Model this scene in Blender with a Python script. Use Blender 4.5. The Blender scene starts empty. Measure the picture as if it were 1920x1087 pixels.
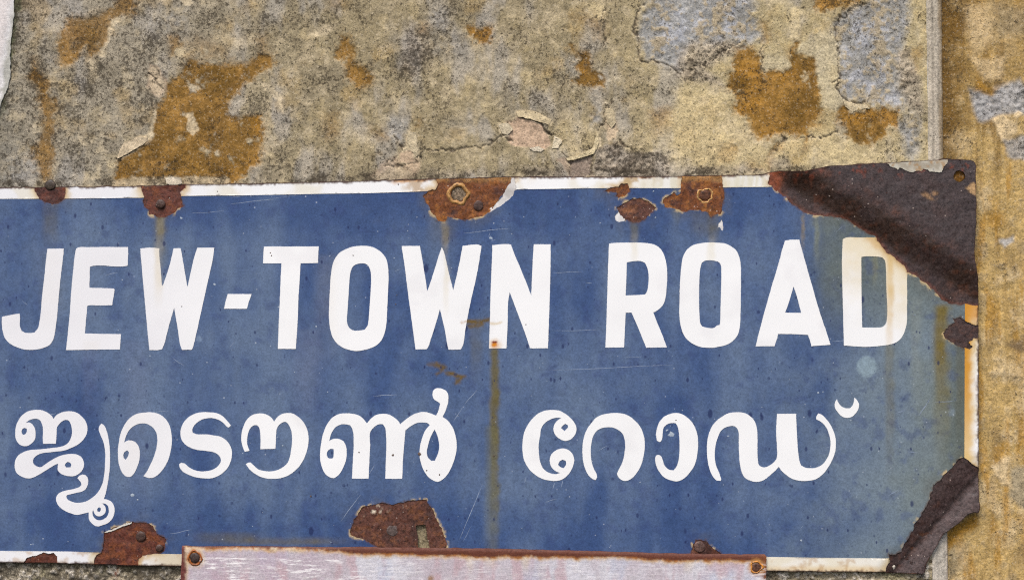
import bpy, math, random
import numpy as np
from mathutils import Vector
from mathutils.geometry import delaunay_2d_cdt

# ------------------------------------------------------------------ camera, sky, sun
U = 0.0007                 # metres per photograph unit; the blue sign is about 1.3 m long
CX, CY = 960.0, 543.5
Z0 = 2.3                   # height of the sign centre over the street
D = 3200.0                 # camera distance in units (2.24 m)
SC = bpy.context.scene
COL = SC.collection

cam_d = bpy.data.cameras.new("camera"); cam = bpy.data.objects.new("camera", cam_d); COL.objects.link(cam)
cam.location = (0, -D * U, Z0); cam.rotation_euler = (math.radians(90), 0, 0)
cam_d.sensor_fit = 'HORIZONTAL'; cam_d.sensor_width = 36.0
cam_d.lens = 36.0 * D / 1920.0
cam_d.clip_start = 0.01; cam_d.clip_end = 200
SC.camera = cam

SUN_EL, SUN_AZ = math.radians(56), math.radians(-20)    # soft overcast light from upper left, in front of the wall
w = bpy.data.worlds.new("World"); SC.world = w; w.use_nodes = True
nt = w.node_tree
bg = nt.nodes['Background']
sky = nt.nodes.new('ShaderNodeTexSky'); sky.sky_type = 'NISHITA'; sky.sun_disc = False
sky.sun_elevation = SUN_EL; sky.sun_rotation = math.radians(180) - SUN_AZ
sky.air_density = 1.0; sky.dust_density = 4.0; sky.ozone_density = 0.6
nt.links.new(sky.outputs[0], bg.inputs[0]); bg.inputs[1].default_value = 0.10
sun_d = bpy.data.lights.new("sun", 'SUN'); sun_d.energy = 1.5; sun_d.angle = math.radians(22); sun_d.color = (1, 0.975, 0.94)
sun = bpy.data.objects.new("sun", sun_d); COL.objects.link(sun)
sdir = Vector((math.sin(SUN_AZ) * math.cos(SUN_EL), -math.cos(SUN_AZ) * math.cos(SUN_EL), math.sin(SUN_EL)))
sun.rotation_euler = (-sdir).to_track_quat('-Z', 'Y').to_euler()
sun.location = sdir * 10
SC.view_settings.view_transform = 'Standard'; SC.view_settings.look = 'None'
SC.cycles.use_denoising = False; SC.cycles.filter_width = 1.2
SC.view_settings.exposure = 0.80; SC.view_settings.gamma = 1.0

# ------------------------------------------------------------------ numeric helpers
def _h(ix, iy, seed):
    a = (ix.astype(np.int64) * 374761393 + iy.astype(np.int64) * 668265263 + seed * 1442695041) & 0xFFFFFFFF
    a = ((a ^ (a >> 13)) * 1274126177) & 0xFFFFFFFF
    a = ((a ^ (a >> 16)) * 2246822519) & 0xFFFFFFFF
    return ((a ^ (a >> 15)) & 0xFFFFFF) / float(0xFFFFFF)

def vn(x, y, seed=0):
    ix = np.floor(x); iy = np.floor(y); fx = x - ix; fy = y - iy
    fx = fx * fx * fx * (fx * (fx * 6 - 15) + 10); fy = fy * fy * fy * (fy * (fy * 6 - 15) + 10)
    a = _h(ix, iy, seed); b = _h(ix + 1, iy, seed); c = _h(ix, iy + 1, seed); d = _h(ix + 1, iy + 1, seed)
    return (a + (b - a) * fx + (c - a) * fy + (a - b - c + d) * fx * fy) * 2 - 1

def fbm(x, y, s, o=3, seed=0, sy=None):
    sy = s if sy is None else sy
    r = 0; amp = 1; tot = 0
    for k in range(o):
        # rotate octaves a little so no lattice shows
        c, sn = math.cos(0.6 * k), math.sin(0.6 * k)
        u, v = x / s, y / sy
        r = r + amp * vn((u * c - v * sn) * 2 ** k + 17.3 * k, (u * sn + v * c) * 2 ** k - 9.1 * k, seed + 31 * k)
        tot += amp; amp *= 0.55
    return r / tot * 1.35

def ss(a, b, t):
    t = np.clip((t - a) / (b - a), 0, 1)
    return t * t * (3 - 2 * t)

def inpoly(P, x, y):
    P = np.asarray(P, float)
    r = np.zeros(x.shape, bool)
    lo = P.min(0); hi = P.max(0)
    m = (x >= lo[0]) & (x <= hi[0]) & (y >= lo[1]) & (y <= hi[1])
    if not m.any(): return r
    xx = x[m]; yy = y[m]; rr = np.zeros(xx.shape, bool)
    for (x0, y0), (x1, y1) in zip(P, np.roll(P, -1, 0)):
        if y0 == y1: continue
        c = (y0 > yy) != (y1 > yy)
        rr ^= c & (xx < (x1 - x0) * (yy - y0) / (y1 - y0) + x0)
    r[m] = rr
    return r

def segdist(P, x, y, closed=True, far=60):
    P = np.asarray(P, float)
    lo = P.min(0) - far; hi = P.max(0) + far
    d = np.full(x.shape, float(far))
    m = (x >= lo[0]) & (x <= hi[0]) & (y >= lo[1]) & (y <= hi[1])
    if not m.any(): return d
    xx = x[m]; yy = y[m]; dd = np.full(xx.shape, float(far) ** 2)
    Q = np.roll(P, -1, 0) if closed else P[1:]
    for (x0, y0), (x1, y1) in zip(P, Q):
        ex, ey = x1 - x0, y1 - y0; L = ex * ex + ey * ey + 1e-9
        t = np.clip(((xx - x0) * ex + (yy - y0) * ey) / L, 0, 1)
        dd = np.minimum(dd, (xx - x0 - t * ex) ** 2 + (yy - y0 - t * ey) ** 2)
    d[m] = np.sqrt(dd)
    return d

def sdf(P, x, y, far=60):
    d = segdist(P, x, y, True, far)
    return np.where(inpoly(P, x, y), -d, d)

def sc(pts, ox, oy, s): return [(ox + a / s, oy + b / s) for a, b in pts]

def resample(P, step):
    P = np.asarray(P, float); out = []
    for a, b in zip(P, np.roll(P, -1, 0)):
        n = max(1, int(round(np.hypot(*(b - a)) / step)))
        for k in range(n): out.append(a + (b - a) * k / n)
    return np.array(out)

def rough(P, step=2.4, amp=2.2, s=9, seed=0):
    Q = resample(P, step)
    nx = fbm(Q[:, 0], Q[:, 1], s, 3, seed); ny = fbm(Q[:, 0], Q[:, 1], s, 3, seed + 7)
    return Q + np.stack([nx, ny], 1) * amp

def smooth(P, step=2.2, corner=42):
    """Catmull-Rom through the points, keeping corners that turn sharply."""
    P = np.asarray(P, float); n = len(P)
    prv = np.roll(P, 1, 0); nxt = np.roll(P, -1, 0)
    a = P - prv; b = nxt - P
    ang = np.degrees(np.abs((np.arctan2(b[:, 1], b[:, 0]) - np.arctan2(a[:, 1], a[:, 0]) + np.pi) % (2 * np.pi) - np.pi))
    la = np.hypot(a[:, 0], a[:, 1]); lb = np.hypot(b[:, 0], b[:, 1])
    out = []
    T = (a / la[:, None] + b / lb[:, None]); T /= (np.hypot(T[:, 0], T[:, 1])[:, None] + 1e-9)
    for i in range(n):
        j = (i + 1) % n; L = lb[i]
        ch = b[i] / L
        t0 = ch if ang[i] > corner else T[i]; t1 = ch if ang[j] > corner else T[j]
        m = max(1, int(round(L / step)))
        for k in range(m):
            t = k / m
            h00 = 2 * t ** 3 - 3 * t ** 2 + 1; h10 = t ** 3 - 2 * t ** 2 + t; h01 = -2 * t ** 3 + 3 * t ** 2; h11 = t ** 3 - t ** 2
            out.append(h00 * P[i] + h10 * L * t0 + h01 * P[j] + h11 * L * t1)
    return np.array(out)

def world(x, y, h):
    return np.stack([(x - CX) * U, -h * U, (CY - y) * U + Z0], -1)

def mixc(c, d, m): return c + (np.asarray(d, float) - c) * m[:, None]
def flat(c, n): return np.tile(np.asarray(c, float), (n, 1))

# ------------------------------------------------------------------ mesh helpers
def mesh_obj(name, V, F, mat, parent=None, tint=None, grain=None, smooth_shade=True):
    me = bpy.data.meshes.new(name)
    V = np.asarray(V, np.float32); F = np.asarray(F, np.int32)
    k = F.shape[1]
    me.vertices.add(len(V)); me.vertices.foreach_set('co', V.ravel())
    me.loops.add(F.size); me.loops.foreach_set('vertex_index', F.ravel())
    me.polygons.add(len(F)); me.polygons.foreach_set('loop_start', np.arange(0, F.size, k, dtype=np.int32))
    me.polygons.foreach_set('use_smooth', np.full(len(F), smooth_shade))
    me.update(calc_edges=True); me.validate()
    if tint is not None:
        a = me.color_attributes.new('tint', 'FLOAT_COLOR', 'POINT')
        g = np.ones((len(V), 4), np.float32); g[:, :3] = np.clip(tint, 0, 1)
        a.data.foreach_set('color', g.ravel())
    if grain is not None:
        a = me.attributes.new('grain', 'FLOAT', 'POINT'); a.data.foreach_set('value', np.asarray(grain, np.float32))
    me.materials.append(mat)
    o = bpy.data.objects.new(name, me); COL.objects.link(o)
    if parent:
        o.parent = parent
        if parent.type == 'EMPTY': o.location = -Vector(parent.location)
    return o

def grain1(x, y): return np.ones(len(x))

def sheet(name, keep, cut, spacing, hfun, thick, tintfun, mat, parent, jitter=0.35, grainfun=None):
    """A plate bounded by loops: front face triangulated finely, with edges going back by thick."""
    rng = np.random.RandomState(len(name) * 13 + int(keep[-1][0][0]) % 97)
    lo = np.max([np.min(k, 0) for k in keep], 0); hi = np.min([np.max(k, 0) for k in keep], 0)
    gx, gy = np.meshgrid(np.arange(lo[0] + spacing * .5, hi[0], spacing), np.arange(lo[1] + spacing * .5, hi[1], spacing))
    gx = gx.ravel() + rng.uniform(-jitter, jitter, gx.size) * spacing; gy = gy.ravel() + rng.uniform(-jitter, jitter, gy.size) * spacing
    m = np.ones(gx.shape, bool)
    for k in keep: m &= inpoly(k, gx, gy)
    for c in cut: m &= ~inpoly(c, gx, gy)
    pts = []; edges = []
    for lp in list(keep) + list(cut):
        lp = np.asarray(lp)
        s = len(pts); n = len(lp)
        pts.extend(map(tuple, lp)); edges.extend((s + i, s + (i + 1) % n) for i in range(n))
    pts.extend(zip(gx[m], gy[m]))
    vs, es, fs, *_ = delaunay_2d_cdt([Vector(p) for p in pts], edges, [], 0, 1e-4)
    V2 = np.array([(v.x, v.y) for v in vs]); F = np.array([f for f in fs if len(f) == 3], np.int64)
    c = V2[F].mean(1); cx, cy = c[:, 0].copy(), c[:, 1].copy()
    m = np.ones(len(F), bool)
    for k in keep: m &= inpoly(k, cx, cy)
    for k in cut: m &= ~inpoly(k, cx, cy)
    F = F[m]
    used = np.unique(F); rm = np.full(len(V2), -1); rm[used] = np.arange(len(used)); V2 = V2[used]; F = rm[F]
    a = V2[F]; area = (a[:, 1, 0] - a[:, 0, 0]) * (a[:, 2, 1] - a[:, 0, 1]) - (a[:, 2, 0] - a[:, 0, 0]) * (a[:, 1, 1] - a[:, 0, 1])
    fl = area > 0                     # y runs down: make every face look at the viewer (-Y)
    F[fl] = F[fl][:, ::-1]
    x, y = V2[:, 0], V2[:, 1]
    h = hfun(x, y)
    E = np.concatenate([F[:, [0, 1]], F[:, [1, 2]], F[:, [2, 0]]])
    key = np.sort(E, 1); _, idx, cnt = np.unique(key, axis=0, return_index=True, return_counts=True)
    B = E[idx[cnt == 1]]
    bv = np.unique(B); bm = np.full(len(V2), -1); bm[bv] = np.arange(len(bv))
    # edge ring: sharp copy of the rim, then the back rim
    n = len(V2); nb = len(bv)
    Vf = world(x, y, h); Vr = world(x[bv], y[bv], h[bv]); Vb = world(x[bv], y[bv], h[bv] - thick)
    i0, i1 = bm[B[:, 0]], bm[B[:, 1]]
    S = np.concatenate([np.stack([n + i1, n + i0, n + nb + i0], 1), np.stack([n + i1, n + nb + i0, n + nb + i1], 1)])
    V = np.concatenate([Vf, Vr, Vb]); FF = np.concatenate([F, S])
    t = tintfun(x, y); t = np.concatenate([t, t[bv] * .75, t[bv] * .75])
    g = None
    if grainfun is not None:
        g = grainfun(x, y); g = np.concatenate([g, g[bv], g[bv]])
    return mesh_obj(name, V, FF, mat, parent, t, g)

def thing(name, label, cat, loc):
    o = bpy.data.objects.new(name, None); COL.objects.link(o); o.location = loc; o.empty_display_size = .05
    o['label'] = label; o['category'] = cat
    return o

# ------------------------------------------------------------------ materials
class N:
    def __init__(s, name):
        s.m = bpy.data.materials.new(name); s.m.use_nodes = True; s.t = s.m.node_tree
        s.b = s.t.nodes['Principled BSDF']
        s.co = s.t.nodes.new('ShaderNodeNewGeometry').outputs['Position']
    def n(s, typ, **kw):
        o = s.t.nodes.new(typ)
        for k, v in kw.items(): setattr(o, k, v)
        return o
    def put(s, sock, v):
        if isinstance(v, bpy.types.NodeSocket): s.t.links.new(v, sock)
        else: sock.default_value = v
    def noise(s, px, detail=3, rough=.6, dist=0, co=None, stretch=None):
        o = s.n('ShaderNodeTexNoise'); o.inputs['Scale'].default_value = 1 / (px * U); o.inputs['Detail'].default_value = detail
        o.inputs['Roughness'].default_value = rough; o.inputs['Distortion'].default_value = dist
        c = s.co if co is None else co
        if stretch:
            mp = s.n('ShaderNodeMapping'); mp.inputs['Scale'].default_value = stretch; s.t.links.new(c, mp.inputs['Vector']); c = mp.outputs[0]
        s.t.links.new(c, o.inputs['Vector'])
        return o.outputs['Fac']
    def voro(s, px, feature='F1', stretch=None):
        o = s.n('ShaderNodeTexVoronoi', feature=feature); o.inputs['Scale'].default_value = 1 / (px * U)
        c = s.co
        if stretch:
            mp = s.n('ShaderNodeMapping'); mp.inputs['Scale'].default_value = stretch; s.t.links.new(c, mp.inputs['Vector']); c = mp.outputs[0]
        s.t.links.new(c, o.inputs['Vector'])
        return o
    def math(s, op, a, b=0.0, c=0.0):
        o = s.n('ShaderNodeMath', operation=op); s.put(o.inputs[0], a); s.put(o.inputs[1], b); s.put(o.inputs[2], c)
        return o.outputs[0]
    def ramp(s, v, a, b, lo=0.0, hi=1.0):
        o = s.n('ShaderNodeMapRange', interpolation_type='SMOOTHSTEP')
        s.put(o.inputs[0], v); s.put(o.inputs[1], a); s.put(o.inputs[2], b); s.put(o.inputs[3], lo); s.put(o.inputs[4], hi)
        return o.outputs[0]
    def mix(s, f, a, b, mode='MIX'):
        o = s.n('ShaderNodeMix', data_type='RGBA', blend_type=mode); s.put(o.inputs[0], f)
        s.put(o.inputs[6], a if isinstance(a, bpy.types.NodeSocket) else (*a, 1)); s.put(o.inputs[7], b if isinstance(b, bpy.types.NodeSocket) else (*b, 1))
        return o.outputs[2]
    def attr(s, name, fac=False):
        o = s.n('ShaderNodeAttribute', attribute_name=name)
        return o.outputs['Fac'] if fac else o.outputs['Color']
    def gray(s, v):
        o = s.n('ShaderNodeCombineColor'); 
        for k in range(3): s.put(o.inputs[k], v)
        return o.outputs[0]
    def bump(s, hgt, dist_px, strength=1.0, prev=None):
        o = s.n('ShaderNodeBump'); o.inputs['Strength'].default_value = strength; o.inputs['Distance'].default_value = dist_px * U
        s.put(o.inputs['Height'], hgt)
        if prev is not None: s.put(o.inputs['Normal'], prev)
        return o.outputs[0]
    def done(s, col, rough=.8, spec=.3, nrm=None):
        s.put(s.b.inputs['Base Color'], col); s.put(s.b.inputs['Roughness'], rough); s.put(s.b.inputs['Specular IOR Level'], spec)
        if nrm is not None: s.put(s.b.inputs['Normal'], nrm)
        return s.m

def mat_plaster():
    q = N('weathered_plaster')
    t = q.attr('tint'); g = q.attr('grain', True)
    f1 = q.noise(6.2, 3, .78); f2 = q.noise(3.6, 2, .7); f3 = q.noise(30, 4, .65); f6 = q.noise(110, 4, .6); f4 = q.noise(13, 4, .7); f5 = q.noise(4.6, 3, .7)
    # tonal mottling of the limewash
    v = q.math('ADD', q.ramp(f4, .28, .72, .80, 1.20), q.ramp(f2, .25, .75, -.34, .34))
    c = q.mix(1.0, t, q.gray(v), 'MULTIPLY')
    # pale worn grains of sand
    pl = q.ramp(f5, .56, .68)
    c = q.mix(q.math('MULTIPLY', pl, .55), c, q.mix(.5, c, (.85, .74, .56)))
    # dark lichen specks, thicker where grain is high
    thr = q.math('SUBTRACT', .70, q.math('MULTIPLY', g, .25))
    cl = q.math('ADD', q.ramp(f3, .3, .7, -.04, .04), q.ramp(f6, .35, .65, -.04, .035))
    s1 = q.ramp(q.math('ADD', q.math('SUBTRACT', f1, thr), cl), -.02, .05)
    s2 = q.ramp(q.math('ADD', q.math('SUBTRACT', f2, q.math('ADD', thr, .02)), cl), -.03, .05)
    sp = q.math('MAXIMUM', s1, q.math('MULTIPLY', s2, .9))
    c = q.mix(q.math('MULTIPLY', sp, .86), c, q.mix(.10, (.034, .026, .018), c))
    b = q.bump(f4, .9, .6); b = q.bump(f1, 1.3, .7, b); b = q.bump(f2, .8, .7, b)
    return q.done(c, .95, .06, b)

def mat_enamel():
    q = N('glossy_enamel')
    t = q.attr('tint'); g = q.attr('grain', True)      # grain: 1 on blue ground, 0 on white
    f = q.noise(3.2, 2, .65); f2 = q.noise(14, 3, .65); 
    v = q.math('ADD', q.ramp(f, .25, .75, -.17, .17), q.ramp(f2, .25, .75, .90, 1.10))
    v = q.math('ADD', q.math('MULTIPLY', q.math('SUBTRACT', v, 1.0), q.math('ADD', q.math('MULTIPLY', g, .97), .015)), 1.0)
    c = q.mix(1.0, t, q.gray(v), 'MULTIPLY')
    # dark pits in the glaze
    vo = q.voro(21); rnd = vo.outputs['Color']
    sep = q.n('ShaderNodeSeparateColor'); q.put(sep.inputs[0], rnd)
    rad = q.math('MULTIPLY', q.math('POWER', sep.outputs[0], 3.0), .12)
    pit = q.ramp(q.math('SUBTRACT', vo.outputs['Distance'], rad), -.01, .08, 1.0, 0.0)
    pit = q.math('MULTIPLY', pit, q.ramp(q.noise(90, 2), .42, .58, .35, 1.0))
    c = q.mix(q.math('MULTIPLY', q.math('MULTIPLY', pit, g), .62), c, (.018, .028, .09))
    for cell, k in ((12, .75), (30, .75), (17.5, .7)):
        va = q.voro(cell, stretch=(1, 1, .55)); sa = q.n('ShaderNodeSeparateColor'); q.put(sa.inputs[0], va.outputs['Color'])
        pa = q.ramp(q.math('SUBTRACT', va.outputs['Distance'], q.math('MULTIPLY', q.math('POWER', sa.outputs[2], 4.0), .13)), -.01, .075, 1.0, 0.0)
        c = q.mix(q.math('MULTIPLY', q.math('MULTIPLY', pa, g), k), c, (.014, .022, .085))
    # light dust specks
    v2 = q.voro(17); sep2 = q.n('ShaderNodeSeparateColor'); q.put(sep2.inputs[0], v2.outputs['Color'])
    du = q.ramp(q.math('SUBTRACT', v2.outputs['Distance'], q.math('MULTIPLY', q.math('POWER', sep2.outputs[1], 12.0), .08)), -.01, .035, 1.0, 0.0)
    c = q.mix(q.math('MULTIPLY', q.math('MULTIPLY', du, g), .45), c, (.55, .60, .66))
    b = q.bump(q.noise(60, 2), .8, .3)
    return q.done(c, q.ramp(q.noise(40, 3), .3, .7, .36, .5), .22, b)

def mat_rust():
    q = N('rusted_steel')
    t = q.attr('tint'); f = q.noise(4.5, 4, .7); f2 = q.noise(16, 4, .65); f3 = q.noise(2.4, 2)
    c = q.mix(1.0, t, q.gray(q.math('ADD', q.ramp(f, .28, .72, .68, 1.36), q.math('ADD', q.ramp(f2, .25, .75, -.22, .22), q.ramp(f3, .25, .75, -.2, .2)))), 'MULTIPLY')
    c = q.mix(q.math('MULTIPLY', q.ramp(f2, .60, .72), q.math('MULTIPLY', q.attr('grain', True), .45)), c, (.30, .085, .014))
    c = q.mix(q.math('MULTIPLY', q.ramp(q.noise(6, 3, .75), .55, .64), .62), c, (.014, .008, .007))
    vo = q.voro(6); sep = q.n('ShaderNodeSeparateColor'); q.put(sep.inputs[0], vo.outputs['Color'])
    d = q.ramp(q.math('SUBTRACT', vo.outputs['Distance'], q.math('MULTIPLY', q.math('POWER', sep.outputs[0], 9.0), .20)), -.01, .04, 1.0, 0.0)
    c = q.mix(q.math('MULTIPLY', d, .6), c, (.55, .45, .38))
    b = q.bump(f2, .9, .5); b = q.bump(f, .6, .7, b); b = q.bump(f3, .4, .7, b)
    return q.done(c, q.ramp(f, .3, .7, .34, .60), .40, b)

def mat_paint():
    q = N('scratched_paint')
    t = q.attr('tint'); f = q.noise(5, 4, .7); st = q.noise(8, 4, .75, stretch=(.24, 1, 1.7)); f2 = q.noise(2.2, 2)
    c = q.mix(1.0, t, q.gray(q.math('ADD', q.ramp(f, .25, .75, .82, 1.14), q.ramp(f2, .25, .75, -.12, .12))), 'MULTIPLY')
    g = q.attr('grain', True)
    c = q.mix(q.math('MULTIPLY', q.math('MULTIPLY', q.math('MULTIPLY', q.ramp(st, .50, .60), q.ramp(q.noise(45, 3, .6), .36, .58)), g), .9), c, (.88, .85, .85))
    sd = q.noise(10, 4, .75, stretch=(.3, 1, 1.2)); c = q.mix(q.math('MULTIPLY', q.math('MULTIPLY', q.ramp(sd, .54, .68), g), .55), c, (.30, .25, .27))
    c = q.mix(q.math('MULTIPLY', q.ramp(q.noise(3, 3, .7), .67, .74), .45), c, (.16, .12, .10))
    b = q.bump(st, .8, .6); b = q.bump(f, .6, .6, b)
    return q.done(c, .55, .3, b)

PLASTER, ENAMEL, RUST, PAINT = mat_plaster(), mat_enamel(), mat_rust(), mat_paint()

# ------------------------------------------------------------------ the wall
HW, HS = -8.0, -18.0      # depth of the main wall face and of the set-back side wall behind the sign plane
def wf(h): return (D - h) / D

OCH = (.228, .122, .026); CRM = (.58, .48, .32); BLU = (.315, .315, .305); PNK = (.50, .36, .25); TAU = (.27, .21, .165)
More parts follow.
